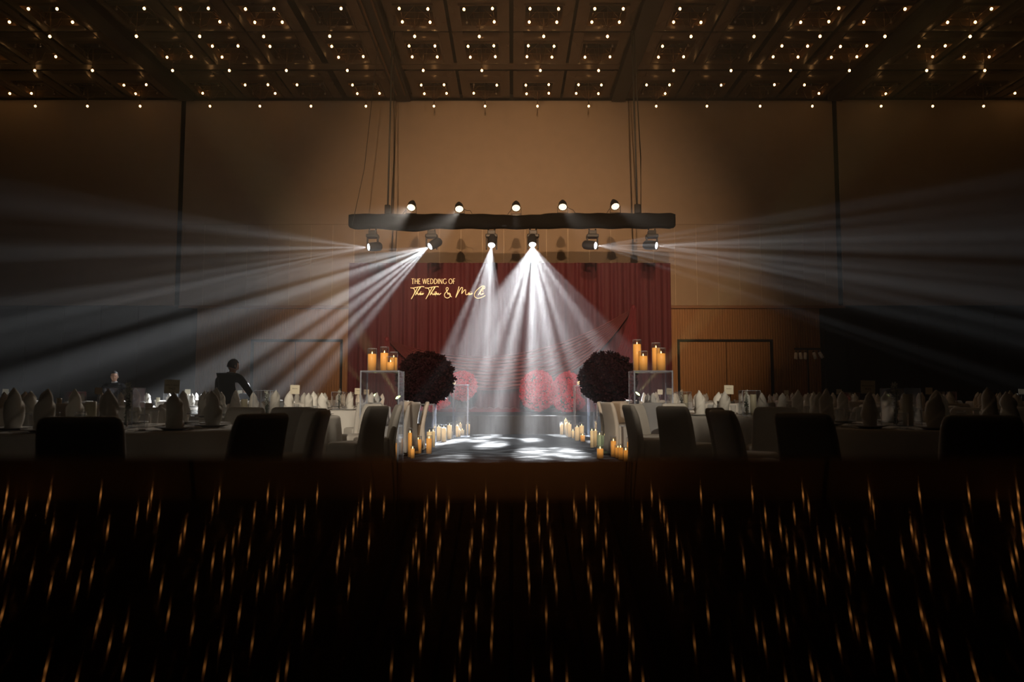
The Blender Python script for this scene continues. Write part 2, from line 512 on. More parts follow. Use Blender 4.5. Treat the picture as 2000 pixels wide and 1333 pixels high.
# oak-slatted lower wall, both sides of the stage, with a pair of doors in each
xa, xb = at(382, 650, YW).x, at(1603, 650, YW).x
def slats(mb, x0, x1, z0, z1, y, pitch=0.089):
    n = max(1, int(round((x1 - x0) / pitch)))
    p = (x1 - x0) / n
    for i in range(n):
        mb.box((x0 + (i + 0.5) * p, y, (z0 + z1) / 2), (p * 0.62, 0.035, z1 - z0))
    mb.box(((x0 + x1) / 2, y + 0.03, (z0 + z1) / 2), (x1 - x0, 0.03, z1 - z0))
dz = at(1420, 667, YW).z
for sgn, nm in ((-1, 'left'), (1, 'right')):
    d0, d1, dm = (at(1328, 700, YW).x, at(1507, 700, YW).x, at(1420, 700, YW).x) if sgn > 0 else (at(493, 700, YW).x, at(664, 700, YW).x, at(575, 700, YW).x)
    lo, hi = (3.2, xb) if sgn > 0 else (xa, -3.2)
    segs = [(lo, d0 - 0.07, 0.0, zl - 0.11), (d1 + 0.07, hi, 0.0, zl - 0.11), (d0 - 0.07, d1 + 0.07, dz + 0.07, zl - 0.11)]
    for (a, b, c, d) in segs:
        mb = MB(); slats(mb, a, b, c, d, 0.06)
        tag(mb.build('slat_field', M['oak'], wall), kind='stuff')
    dr = empty('door_1' if sgn < 0 else 'door_2', (0, YW, 0)); tag(dr, 'double door of oak slats in the %s part of the back wall' % nm, kind='structure')
    for (a, b) in ((d0, dm), (dm, d1)):
        mb = MB(); slats(mb, a + 0.012, b - 0.012, 0.02, dz - 0.02, 0.07)
        lf = mb.build('door_leaf', M['oak'], dr); tag(lf, kind='stuff')
    fr = MB()
    fr.box((d0 - 0.035, 0.06, dz / 2), (0.07, 0.10, dz)).box((d1 + 0.035, 0.06, dz / 2), (0.07, 0.10, dz)).box(((d0 + d1) / 2, 0.06, dz + 0.035), (d1 - d0 + 0.14, 0.10, 0.07))
    fr.build('door_frame', M['black_gap'], dr)
    for s2 in (-1, 1):
        MB().cyl((dm + s2 * 0.09, -0.01, 0.85), (dm + s2 * 0.09, -0.01, 1.25), 0.014).build('door_handle', M['bronze'], dr)
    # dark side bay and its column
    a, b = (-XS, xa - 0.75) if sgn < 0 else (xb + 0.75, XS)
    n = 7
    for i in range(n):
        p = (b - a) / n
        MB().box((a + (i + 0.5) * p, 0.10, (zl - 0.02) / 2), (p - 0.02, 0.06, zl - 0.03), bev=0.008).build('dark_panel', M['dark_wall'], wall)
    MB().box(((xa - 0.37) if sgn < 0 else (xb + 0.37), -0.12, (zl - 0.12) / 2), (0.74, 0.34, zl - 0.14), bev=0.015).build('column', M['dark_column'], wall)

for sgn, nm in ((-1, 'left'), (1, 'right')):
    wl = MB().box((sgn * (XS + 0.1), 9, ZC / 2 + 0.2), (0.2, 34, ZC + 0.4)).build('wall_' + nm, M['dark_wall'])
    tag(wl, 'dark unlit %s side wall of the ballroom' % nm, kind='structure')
wf = MB().box((0, -8.1, ZC / 2 + 0.2), (2 * XS, 0.2, ZC + 0.4)).build('wall_front', M['dark_wall'])
tag(wf, 'dark wall behind the camera', kind='structure')

# ------------------------------------------------------------------ ceiling of bronze coffers
ceil = empty('ceiling', (0, 0, ZC)); tag(ceil, 'coffered bronze ballroom ceiling', kind='structure')
MB().box((0, 8.5, 0.95), (2 * XS, 33.5, 0.1)).build('ceiling_deck', M['ceil_dark'], ceil)
COLX = [-17.97, -16.39, -14.63, -12.84, -10.40, -8.66, -6.92, -5.03, -2.70, -0.92, 0.88, 2.65, 4.96, 6.71, 8.55, 10.35, 12.72, 14.50, 16.25, 18.0]
ROWS = [(24.02, 22.75, 24.98), (21.30, 20.25, 22.35), (19.20, 18.15, 20.25), (16.50, 15.45, 17.55), (14.40, 13.35, 15.45)]
hole = 0.53


def coffer_mesh(x0, x1, y0, y1, cy0):
    """plate with a square hole, a recess above it and a turned-down lip; local origin at the hole centre"""
    mb = MB()
    h = hole
    gx, gy = 9, 9
    # four strips around the hole, bowed a little like sheet metal
    def strip(a0, a1, b0, b1):
        n = 4
        vs, fs = [], []
        for j in range(n + 1):
            for i in range(n + 1):
                x = a0 + (a1 - a0) * i / n
                y = b0 + (b1 - b0) * j / n
                ex = min(x - x0, x1 - x)
                ey = min(y - y0, y1 - y)
                z = 0.05 * (1 - min(1, min(ex, ey) / 0.28)) ** 2
                vs.append((x, y, z))
        for j in range(n):
            for i in range(n):
                a = j * (n + 1) + i
                fs.append((a, a + n + 1, a + n + 2, a + 1))
        mb.add(vs, fs, True)
    strip(x0, -h, y0, y1); strip(h, x1, y0, y1); strip(-h, h, y0, -h); strip(-h, h, h, y1)
    for (cx, cy_, dx, dy) in ((0, h, 2 * h, 0.02), (0, -h, 2 * h, 0.02), (h, 0, 0.02, 2 * h), (-h, 0, 0.02, 2 * h)):
        mb.box((cx, cy_, 0.16), (dx + 0.02, dy + 0.0, 0.40))
    return mb


cache = {}
for ri, (cyy, ya, yb) in enumerate(ROWS):
    for cx in COLX:
        g0, g1 = -0.84, 0.84
        key = (ri,)
        if key not in cache:
            cache[key] = coffer_mesh(g0, g1, ya - cyy + 0.03, yb - cyy - 0.03, 0).mesh('coffer_panel', M['ceil_panel'])
            cache[(ri, 'r')] = MB().box((0, 0, 0.37), (2 * hole, 2 * hole, 0.03)).mesh('coffer_recess', M['ceil_dark'])
        p = link('coffer_panel', cache[key], ceil, (cx, cyy, 0))
        link('coffer_recess', cache[(ri, 'r')], p)
for yb0, yb1 in ((17.55, 18.15), (22.35, 22.75)):
    for xa0, xa1 in ((-18.9, -11.95), (-11.3, -4.15), (-3.6, 3.5), (4.1, 11.2), (11.85, 18.9)):
        MB().box(((xa0 + xa1) / 2, (yb0 + yb1) / 2, 0.10), (xa1 - xa0, yb1 - yb0 - 0.04, 0.06), bev=0.01).build('ceiling_band', M['ceil_panel'], ceil)
MB().box((0, 9.5, 0.3), (2 * XS, 7.4, 0.1)).build('near_ceiling', M['ceil_panel'], ceil)
for i, xb_ in enumerate((-11.62, -3.87, 3.80, 11.53)):
    MB().box((xb_, 16.5, 0.10), (0.50, 16.8, 0.36)).build('ceiling_beam', M['ceil_dark'], ceil)
for xx in (-4.02, -3.72):
    MB().box((xx, 17.0, -0.12), (0.05, 14.5, 0.08)).build('rail', M['bronze'], ceil)

# pendants: a square arm frame with four bulbs in the coffer and a fifth hanging below
def pendant():
    root = empty('pendant_lamp', (0, 0, 0))
    f = MB()
    f.cyl((0, 0, 0.36), (0, 0, -0.50), 0.010, n=6)
    for a in (-1, 1):
        f.cyl((-0.39, a * 0.35, 0.10), (0.39, a * 0.35, 0.10), 0.009, n=5)
        f.cyl((a * 0.39, -0.35, 0.10), (a * 0.39, 0.35, 0.10), 0.009, n=5)
        f.cyl((a * 0.39, -0.35, 0.10), (0, 0, 0.30), 0.007, n=5)
        f.cyl((a * 0.39, 0.35, 0.10), (0, 0, 0.30), 0.007, n=5)
    f.cyl((-0.39, 0, 0.10), (0.39, 0, 0.10), 0.009, n=5)
    for a in range(6):
        t0 = a * PI / 3
        f.tube([(0.30 * math.cos(t0), 0.30 * math.sin(t0), -0.03), (0.2 * math.cos(t0), 0.2 * math.sin(t0), -0.26), (0, 0, -0.33)], 0.006, 5)
    f.build('arm_frame', M['bronze'], root)
    global bulb_off
    bulb_off = MB().ball((0, 0, 0), 0.036, 10, 6, (1, 1, 1.12)).mesh('bulb', M['bulb_off'])
    bb = MB().ball((0, 0, 0), 0.036, 10, 6, (1, 1, 1.12)).mesh('bulb', M['bulb'])
    sk = MB().cyl((0, 0, 0.045), (0, 0, 0.12), 0.024, 0.018, 8).mesh('socket', M['bronze'])
    for (x, y, z) in ((0.39, 0.35, 0.0), (-0.39, 0.35, 0.0), (0.39, -0.35, 0.0), (-0.39, -0.35, 0.0), (0, 0, -0.60)):
        b = link('bulb', bb, root, (x, y, z))
        link('socket', sk, b)
    return root


ROWN = ['in the row against the back wall', 'in the second row from the back wall', 'in the third row from the back wall', 'in the fourth row from the back wall', 'in the fifth row from the back wall']
pend0 = None
for ri, (cyy, ya, yb) in enumerate(ROWS):
    lim = (cyy * 1.0 + 0.75) / 1.4 + 0.8
    cols = [x for x in COLX if abs(x) < lim]
    for i, cx in enumerate(cols):
        lab = 'bronze five-bulb pendant lamp, %s from the left %s' % (ORD[i], ROWN[ri])
        jit = random.uniform(-0.04, 0.04)
        if pend0 is None:
            pend0 = pendant(); pend0.location = (cx, cyy, ZC - 0.03)
            tag(pend0, lab, 'lamp', 'pendant lamps in the ceiling coffers')
        else:
            q = copy_tree(pend0, (cx + jit * 0.5, cyy + jit, ZC - 0.03 + jit * 0.4), random.uniform(-0.06, 0.06), lab)
            for ch in q.children:
                if ch.name.startswith('bulb') and abs(ch.location.x) > 0.1 and random.random() < (0.45 if abs(cx) > 4 else 0.25):
                    ch.data = bulb_off

# ------------------------------------------------------------------ stage
zs = 0.47
stg = empty('stage', (0, 18.4, 0)); tag(stg, 'low black-draped stage platform in front of the red curtain', 'stage')
MB().box((0, 3.0, zs - 0.02), (10.8, 6.0, 0.04)).build('deck', M['stage'], stg)
sk = MB()
n = 260
vs, fs = [], []
for i in range(n + 1):
    x = -5.4 + 10.8 * i / n
    yy = -0.02 + 0.018 * math.sin(i * 1.7) + 0.010 * math.sin(i * 0.61)
    vs += [(x, yy, 0.0), (x, yy * 0.6, zs - 0.005)]
for i in range(n):
    fs.append((2 * i, 2 * i + 2, 2 * i + 3, 2 * i + 1))
sk.add(vs, fs, True)
for sx in (-5.4, 5.4):
    sk.box((sx, 3.0, zs / 2 - 0.02), (0.02, 6.0, zs - 0.04))
sk.build('skirt', M['stage'], stg)

# ------------------------------------------------------------------ red curtain, swag, frame
YB = 22.6
bd = empty('velvet_backdrop', (0, YB, zs + 0.004)); tag(bd, 'deep red velvet curtain backdrop with draped swag behind the stage', 'curtain')
bx0, bx1 = at(681, 600, YB).x, at(1311, 600, YB).x
bz1 = at(1000, 514, YB).z - zs
vs, fs = [], []
nx, nz = 520, 8
rnd = random.Random(3)
ph = [rnd.uniform(0, 6.28) for _ in range(6)]
def fold(x):
    return 0.045 * math.sin(x * 14 + ph[0] + 1.2 * math.sin(x * 1.9)) + 0.03 * math.sin(x * 31 + ph[1]) + 0.03 * math.sin(x * 6.3 + ph[2])
for j in range(nz + 1):
    t = j / nz
    for i in range(nx + 1):
        x = bx0 + (bx1 - bx0) * i / nx
        z = bz1 * t
        y = fold(x) * (0.55 + 0.45 * (1 - t)) - (0.10 * (1 - t * 8) if t < 0.125 else 0)
        vs.append((x, y, z + (0.004 if j == 0 else 0)))
for j in range(nz):
    for i in range(nx):
        a = j * (nx + 1) + i
        fs.append((a, a + 1, a + nx + 2, a + nx + 1))
MB().add(vs, fs, True).build('curtain', M['velvet'], bd)
# cloth pooled at the foot
pool = MB()
rings = []
for i in range(90):
    x = at(700, 805, YB).x + (at(1100, 805, YB).x - at(700, 805, YB).x) * i / 89
    h = 0.07 + 0.06 * abs(math.sin(i * 0.9)) + 0.05 * rnd.random()
    dy = 0.16 + 0.10 * math.sin(i * 0.5)
    rings.append([(x, -0.20 - dy - 0.25 * 0, 0.002), (x, -0.20 - dy * 0.8, h * 0.6), (x, -0.18, h), (x, -0.12, h * 0.5)])
pool.loft(rings, False, False, True, False)
pool.build('pooled_hem', M['velvet_swag'], bd)
# swag between two gathering points
AL, AR = at(757, 664, YB - 0.22), at(1236, 602, YB - 0.22)
o0 = Vector((0, YB, zs))
def swag_pt(u, v):
    p = AL.lerp(AR, u)
    e = 4 * u * (1 - u)
    drop = (0.95 + 1.10 * v) * (1 - abs(2 * u - 1) ** (2.0 + 0.6 * v))
    tilt = 0.35 * v * math.sin(PI * u) * (u - 0.5)
    pin = min(1.0, 5 * u * (1 - u) + 0.06)
    y = -0.05 - 0.12 * pin * v - 0.17 * pin * math.exp(-((((v * 10 + 0.15 * math.sin(5 * u)) % 1.0) - 0.5) / 0.13) ** 2)
    return p + Vector((0, y, -drop - tilt)) - o0
nu, nv = 70, 150
vs = [swag_pt(i / nu, j / nv) for j in range(nv + 1) for i in range(nu + 1)]
fs = [(j * (nu + 1) + i, j * (nu + 1) + i + 1, (j + 1) * (nu + 1) + i + 1, (j + 1) * (nu + 1) + i) for j in range(nv) for i in range(nu)]
MB().add(vs, fs, True).build('swag', M['velvet_swag'], bd)
for A, (tx0, tx1), zend in ((AR, (1178, 1243), 722), (AL, (752, 778), 797)):
    vs, fs = [], []
    nu, nv = 64, 14
    b0, b1 = at(tx0, zend, YB - 0.22), at(tx1, zend, YB - 0.22)
    for j in range(nv + 1):
        t = j / nv
        for i in range(nu + 1):
            s_ = i / nu
            top = A + Vector(((s_ - 0.5) * 0.16, 0, 0.0))
            p = top.lerp(b0.lerp(b1, s_), t)
            if A is AR:
                p = p + Vector((0.0, 0, -0.35 * math.sin(PI * t) * (1 - s_)))
            p = p + Vector((0, -0.12 - 0.05 * t - (0.02 + 0.05 * t) * (0.5 + 0.5 * math.sin(s_ * 2 * PI * 7)), 0))
            vs.append(p - o0)
    for j in range(nv):
        for i in range(nu):
            a = j * (nu + 1) + i
            fs.append((a, a + 1, a + nu + 2, a + nu + 1))
    MB().add(vs, fs, True).build('swag_tail', M['velvet_swag'], bd)
    MB().ball(tuple(A - o0 + Vector((0, -0.12, 0))), 0.07, 10, 6, (1, 0.8, 1.2)).build('gathering_knot', M['velvet_swag'], bd)
fr = MB()
for x in (bx0 + 0.1, bx1 - 0.1, 0):
    fr.box((x, 0.25, bz1 / 2), (0.06, 0.06, bz1))
fr.box(((bx0 + bx1) / 2, 0.25, bz1 - 0.05), (bx1 - bx0, 0.06, 0.06))
fr.build('frame', M['black_metal'], bd)

# ------------------------------------------------------------------ sign
YSg = YB - 0.18
sg = empty('wedding_sign', at(870, 566, YSg)); tag(sg, 'glowing gold lettered wedding sign hung on the red velvet curtain', 'sign')
so = sg.location.copy()


def text_mesh(body, size, depth=0.004):
    cu = bpy.data.curves.new('text', 'FONT')
    cu.body = body
    cu.size = size
    cu.extrude = depth
    cu.align_x = 'CENTER'
    cu.align_y = 'CENTER'
    ob = bpy.data.objects.new('text', cu)
    C.objects.link(ob)
    dg = bpy.context.evaluated_depsgraph_get()
    dg.update()
    me = bpy.data.meshes.new_from_object(ob.evaluated_get(dg))
    bpy.data.objects.remove(ob)
    bpy.data.curves.remove(cu)
    return me


def place_text(me, name, m, parent, loc, width, height, rot=(PI / 2, 0, 0)):
    xs = [v.co.x for v in me.vertices]; ys = [v.co.y for v in me.vertices]
    cx, cy_ = (min(xs) + max(xs)) / 2, (min(ys) + max(ys)) / 2
    sx, sy = width / (max(xs) - min(xs)), height / (max(ys) - min(ys))
    for v in me.vertices:
        v.co.x = (v.co.x - cx) * sx
        v.co.y = (v.co.y - cy_) * sy
    me.materials.clear()
    me.materials.append(m)
    o = link(name, me, parent, loc)
    o.rotation_euler = rot
    return o


# thin-and-thick capitals cut from strips, in units of the cap height
LET = {
    'T': [((0, 1), (.7, 1), .5), ((.35, 1), (.35, 0), 1), ((.25, 0), (.45, 0), .5)],
    'H': [((.1, 0), (.1, 1), 1), ((.7, 0), (.7, 1), 1), ((.1, .52), (.7, .52), .5)],
    'E': [((.1, 0), (.1, 1), 1), ((.1, 1), (.52, 1), .5), ((.1, .52), (.45, .52), .5), ((.1, 0), (.55, 0), .5)],
    'W': [((0, 1), (.3, 0), 1), ((.3, 0), (.55, 1), .5), ((.55, 1), (.82, 0), 1), ((.82, 0), (1.1, 1), .5)],
    'D': [((.1, 0), (.1, 1), 1), ((.1, 1), (.45, .97), .5), ((.45, .97), (.72, .75), .8), ((.72, .75), (.78, .5), 1), ((.78, .5), (.72, .25), 1), ((.72, .25), (.45, .03), .8), ((.45, .03), (.1, 0), .5)],
    'I': [((.1, 0), (.1, 1), 1)],
    'N': [((.1, 0), (.1, 1), .5), ((.1, 1), (.75, 0), 1), ((.75, 0), (.75, 1), .5)],
    'G': [((.85, .85), (.6, .99), .6), ((.6, .99), (.3, .93), .8), ((.3, .93), (.1, .7), 1), ((.1, .7), (.1, .3), 1), ((.1, .3), (.3, .06), .9), ((.3, .06), (.6, 0), .7), ((.6, 0), (.85, .12), .8), ((.85, .12), (.85, .42), 1)],
    'O': [((.5, 1), (.2, .88), .7), ((.2, .88), (.05, .5), 1), ((.05, .5), (.2, .12), 1), ((.2, .12), (.5, 0), .7), ((.5, 0), (.8, .12), .7), ((.8, .12), (.95, .5), 1), ((.95, .5), (.8, .88), 1), ((.8, .88), (.5, 1), .7)],
    'F': [((.1, 0), (.1, 1), 1), ((.1, 1), (.55, 1), .5), ((.1, .52), (.45, .52), .5)],
}
WID = {'T': .7, 'H': .8, 'E': .6, 'W': 1.1, 'D': .85, 'I': .2, 'N': .85, 'G': .95, 'O': 1.0, 'F': .6}
pxm = YSg / F * 1.0
S = 10.2 * pxm                                # cap height in metres
adv, total = [], 0.0
text = 'THE WEDDING OF'
for ch in text:
    adv.append(total)
    total += (0.38 if ch == ' ' else WID[ch] + 0.13)
total -= 0.13
k = (86.5 * pxm) / (total * S)
org = at(803.5, 554.8, YSg)
wi = 0
for word in text.split(' '):
    mb = MB()
    for ch in word:
        ox = adv[wi]
        for (a, b, t) in LET[ch]:
            p = org + Vector(((ox + a[0]) * S * k, 0, a[1] * S)) - so
            q = org + Vector(((ox + b[0]) * S * k, 0, b[1] * S)) - so
            mb.cyl(p, q, 0.0088 * (0.5 + 0.6 * t), n=5)
        wi += 1
    wi += 1
    mb.build('capital_letters', M['gold_sign'], sg)


def spline(pts, n=5):
    out = []
    P = [Vector((*p, 0)) for p in pts]
    for i in range(len(P) - 1):
        p0, p1, p2, p3 = P[max(i - 1, 0)], P[i], P[i + 1], P[min(i + 2, len(P) - 1)]
        for j in range(n):
            t = j / n
            out.append(0.5 * ((2 * p1) + (p2 - p0) * t + (2 * p0 - 5 * p1 + 4 * p2 - p3) * t * t + (3 * p1 - p0 - 3 * p2 + p3) * t ** 3))
    out.append(P[-1])
    return [(v.x, v.y) for v in out]


def stroke_word(strokes, th=0.0115):
    mb = MB()
    for st in strokes:
        pts = [at(x, y, YSg) - so for x, y in (spline(st) if len(st) > 2 else st)]
        mb.tube(pts, th, 5)
    mb.build('script_word', M['gold_sign'], sg)


Th = [[(801.6, 562.4), (806, 563), (811, 562), (818, 560.8), (824, 560.2), (827.6, 560.3), (827.8, 561.5)],
      [(806.5, 563), (809, 565), (810, 568), (810, 571), (808.5, 575), (806, 579.5), (803.4, 584.4)],
      [(816.0, 561.2), (811.5, 570), (803.4, 584.4)],
      [(811.4, 577.0), (818.5, 564.5), (820.6, 560.8), (821, 562.2), (814, 572), (811.4, 577.0)],
      [(812.5, 575.2), (815.8, 572.6), (816.2, 575.6), (818, 576)]]
stroke_word(Th + [[(818, 576), (819.8, 573.0), (821.8, 573), (820, 575.8), (821.8, 575.6), (822, 573), (822.6, 576), (825.2, 573), (825, 576), (827.8, 572.8)], [(821.5, 571.2), (822.6, 569.6)], [(825.6, 571.0), (826.0, 570.6)]])
dx = 28.4
stroke_word([[(x + dx, y) for x, y in s] for s in Th] + [[(846.4, 576), (848.4, 573), (848.2, 576), (850.2, 575.4), (852.6, 573.4), (850.6, 573.2), (850.8, 576), (853.6, 573), (854, 576.2), (856.6, 573), (857, 576.2), (861.6, 573.0)], [(850, 571.6), (851.4, 570.2), (852.6, 571.6)], [(850.8, 578.0), (851.2, 578.4)], [(847.8, 571), (848.2, 570.6)]])
stroke_word([[(872.6, 569.8), (871.2, 564.0), (873.2, 561.8), (875.6, 563.6), (874.4, 567.2), (872.4, 569.6), (869.2, 573.2), (868.0, 577.2), (869.6, 580.8), (873.6, 582.6), (877.2, 581.2), (879.6, 578), (879.2, 574.4), (876.8, 572.8), (873.6, 575.2)],
             [(872.4, 569.6), (875.2, 573.6), (879.6, 578), (882.2, 580.8)]])
stroke_word([[(896.6, 559.8), (894.4, 568), (890.0, 581.6)], [(890.0, 581.6), (896.4, 569.4), (901.0, 562.2), (903.6, 562.8), (902.6, 568.4), (901.6, 574.2)],
             [(901.6, 574.2), (907.4, 566.8), (909.6, 567.2), (909.2, 573.0), (910.6, 575.8), (913, 575.6), (915.2, 572.6), (917, 572.8), (915, 575.8), (917.4, 575.6), (917.6, 573), (918.4, 576), (920.8, 573), (920.6, 575.8), (922.6, 572.6)], [(918.4, 570.6), (918.8, 570.2)], [(920.8, 570.6), (921.2, 570.2)]])
stroke_word([[(944.0, 565.4), (947.0, 562.6), (945.8, 559.2), (942.2, 559.0), (936.4, 562.4), (930.0, 568.6), (926.6, 575.0), (927.4, 580.0), (931.6, 582.8), (937.4, 582.4), (943.0, 580.2), (947.8, 577.4)],
             [(934.0, 576.6), (940.6, 564.6), (943.6, 560.4), (944.2, 562.4), (939, 570), (934.0, 576.6)], [(935.4, 574.6), (938.0, 572.4), (938.6, 575.6), (941.0, 575.2), (942.2, 572.8), (942.0, 575.6), (945.0, 572.4)],
             [(942.6, 570.4), (943.6, 568.6), (942.8, 567.8)]])

# ------------------------------------------------------------------ truss and lighting rig
ta, tb = at(683, 433, YT), at(1317, 432, YT)
tr = empty('lighting_truss', ((ta.x + tb.x) / 2, YT, ta.z)); tag(tr, 'long black-draped lighting truss hung above the stage front', 'truss')
rings = []
L = tb.x - ta.x
NR = 80
for i in range(NR + 1):
    t = i / NR
    x = -L / 2 + L * t
    px = 683 + 634 * t
    sagb = 0.085 * math.exp(-((px - 800) / 30) ** 2) + 0.012 * math.sin(i * 0.8)
    topd = 0.045 * math.exp(-((px - 1010) / 45) ** 2) + 0.008 * math.sin(i * 1.1)
    h0, h1 = -0.195 - sagb, 0.195 - topd
    if px > 1060: h0 += 0.012; h1 += 0.02
    e = 1.0 if 0.012 < t < 0.988 else 0.86
    hw = 0.19 * e
    r = []
    for a in range(16):
        an = 2 * PI * a / 16
        cx, sz = math.cos(an), math.sin(an)
        sq = 1 / max(abs(cx), abs(sz)) ** 0.75
        z = (h1 + h0) / 2 + (h1 - h0) / 2 * min(1, max(-1, sz * sq)) * e
        r.append((x, hw * min(1, max(-1, cx * sq)), z))
    rings.append(r)
MB().loft(rings).build('drape', M['black_cloth'], tr)
bars = MB()
for yy in (-0.13, 0.13):
    for zz in (-0.13, 0.13):
        bars.cyl((-L / 2 + 0.05, yy, zz), (L / 2 - 0.05, yy, zz), 0.024, n=8)
bars.build('truss_tubes', M['steel'], tr)

CABT = [(765, 757, 'left'), (1236, 1245, 'right')]
for px0, px1, nm in CABT:
    top = at(px0, 188, YT); bot = at(px1, 419, YT)
    bot.z = ta.z + (0.215 if nm == 'left' else 0.235)
    cb = empty('hoist_chain', (bot.x, YT, bot.z)); tag(cb, 'dark hoist chain and cable holding up the %s end of the truss' % nm, 'hoist')
    d = Vector((top.x - bot.x, 0.0, ZC - 0.05 - bot.z))
    MB().cyl((0, 0, 0.0), tuple(d), 0.026, n=6).build('chain', M['cable'], cb)
    MB().tube([Vector((0.10, 0, 0)), Vector((0.10, 0, 0)) + d * 0.3 + Vector((0.04, 0, 0)), Vector((0.08, 0, 0)) + d * 0.7, Vector((0.06, 0, 0)) + d], 0.017, 5).build('power_cable', M['cable'], cb)
    MB().box((0.0, 0, 0.13), (0.16, 0.12, 0.26), bev=0.02).build('clamp', M['black_metal'], cb)
p0, p1, p2 = at(737, 195, YT), at(715, 330, YT), at(688, 440, YT - 0.25)
p0.z = ZC - 0.4
rp = MB().tube([Vector((0, 0, 0)), p1 - p2 + Vector((-0.05, 0, 0)), p0 - p2], 0.010, 5).build('safety_rope', M['cable'], loc=p2)
tag(rp, 'thin slack safety rope hanging past the left tip of the truss', 'rope')


def head_axis_mtx(v):
    return Vector(v).normalized().to_track_quat('Z', 'Y').to_matrix().to_4x4()


HN = ['outermost on the left, beaming left', 'second from the left, beaming down left', 'third from the left, beaming straight down', 'fourth from the left with the widest fan of beams', 'fifth from the left, beaming right', 'outermost on the right, beaming right']
for i, ((px, py), v, ang, wt, gs) in enumerate(HEADS):
    lp = at(px, py, YT - 0.25)
    bx = at((728, 843, 960, 1041, 1157, 1273)[i], 462, YT)
    dv = Vector(v).normalized()
    mh = empty('moving_head_light', (bx.x, YT, bx.z)); tag(mh, 'moving head spotlight under the truss, %s' % HN[i], 'spotlight', 'moving heads under the truss')
    zb = at(1000, 462, YT).z
    MB().box((0, 0, 0.0), (0.34, 0.26, 0.10), bev=0.025).build('base', M['head_grey'], mh)
    MB().box((0, 0, 0.10), (0.22, 0.2, 0.12), bev=0.015).build('control_box', M['head_grey'], mh)
    c = lp - dv * 0.20 - Vector((bx.x, YT, bx.z))        # pivot of the head
    for s2 in (-1, 1):
        ym = MB()
        ym.box((s2 * 0.145, 0.0, -0.19), (0.035, 0.13, 0.36), bev=0.012)
        ym.build('yoke_arm', M['head_grey'], mh)
        cm = MB()
        cm.tube([(s2 * 0.09, 0, 0.15), (s2 * 0.09, 0.0, 0.18), (s2 * 0.09, 0, 0.195 if i == 1 else 0.21)], 0.022, 6)
        cm.build('clamp', M['steel'], mh)
    mt = Matrix.Translation(lp - Vector((bx.x, YT, bx.z)) - dv * 0.005) @ head_axis_mtx(dv)
    body = MB().lathe([(0.001, -0.40), (0.085, -0.39), (0.125, -0.34), (0.132, -0.20), (0.122, -0.06), (0.112, -0.03), (0.108, 0.0), (0.100, 0.0), (0.098, -0.03)], 20, mtx=mt)
    hb = body.build('head', M['head_grey'], mh)
    ln = MB().lathe([(0.001, 0.012), (0.05, 0.008), (0.088, -0.008), (0.097, -0.025)], 20, mtx=mt)
    ln.build('lens', M['lens'], hb)

PN = ['leftmost', 'second from the left', 'in the middle', 'second from the right', 'rightmost']
for i, (px, py) in enumerate(PARS):
    lp = at(px, py, YT - 0.05)
    base_z = ta.z + (0.226, 0.226, 0.204, 0.244, 0.244)[i]
    pr = empty('par_light', (lp.x, YT, base_z)); tag(pr, 'black par can with lit warm LED face atop the truss, %s' % PN[i], 'spotlight', 'par cans on top of the truss')
    c = lp - pr.location
    dv = Vector(((-0.1, 0.1, 0.0, -0.05, 0.15)[i], -0.80, -1.0)).normalized()
    mt = Matrix.Translation(c) @ head_axis_mtx(dv)
    MB().lathe([(0.001, -0.30), (0.05, -0.295), (0.075, -0.25), (0.115, -0.16), (0.125, -0.05), (0.130, 0.0), (0.118, 0.0), (0.116, -0.02)], 18, mtx=mt).build('can', M['black_metal'], pr)
    fp = MB().lathe([(0.001, -0.012), (0.115, -0.014)], 18, mtx=mt).build('led_face', M['led_ring'], pr)
    lm = MB()
    spots_ = [(0, 0)] + [(0.048 * math.cos(k * PI / 3), 0.048 * math.sin(k * PI / 3)) for k in range(6)] + [(0.092 * math.cos(k * PI / 6), 0.092 * math.sin(k * PI / 6)) for k in range(12)]
    for (a, b) in spots_:
        lm.lathe([(0.021, -0.010), (0.014, 0.0), (0.001, 0.004)], 8, c=(a, b, 0), mtx=mt)
    tag(lm.build('led', M['led'], fp), kind='stuff')
    br = MB()
    for s2 in (-1, 1):
        br.box((s2 * 0.145, c.y + 0.02, (c.z - 0.0) / 2), (0.012, 0.035, max(0.06, c.z + 0.05)))
    br.box((0, c.y + 0.02, 0.0), (0.30, 0.035, 0.012))
    br.build('bracket', M['black_metal'], pr)
    MB().tube([(0.10, 0.08, c.z + 0.05), (0.22, 0.06, c.z * 0.9), (0.30, 0.02, 0.10), (0.36, 0.0, 0.0)] if i % 2 else [(-0.10, 0.08, c.z + 0.02), (-0.18, 0.05, c.z * 0.6), (-0.24, 0.0, 0.0)], 0.008, 5).build('cable', M['black_metal'], pr)

# ------------------------------------------------------------------ haze over stage and hall
vm = bpy.data.materials.new('stage_haze')
vm.use_nodes = True
nt = vm.node_tree
for n_ in list(nt.nodes):
    if n_.type != 'OUTPUT_MATERIAL':
        nt.nodes.remove(n_)
vo = nt.nodes.new('ShaderNodeVolumeScatter')
vo.inputs['Color'].default_value = (1, 1, 1, 1)
vo.inputs['Density'].default_value = 0.0075
vo.inputs['Anisotropy'].default_value = 0.6
nt.links.new(vo.outputs[0], [n_ for n_ in nt.nodes if n_.type == 'OUTPUT_MATERIAL'][0].inputs['Volume'])
hz = MB().box((0, 13.76, 6.2), (41.8, 22.36, 12.6)).build('haze', vm)
tag(hz, 'thin theatrical haze hanging over the stage and tables', kind='stuff')

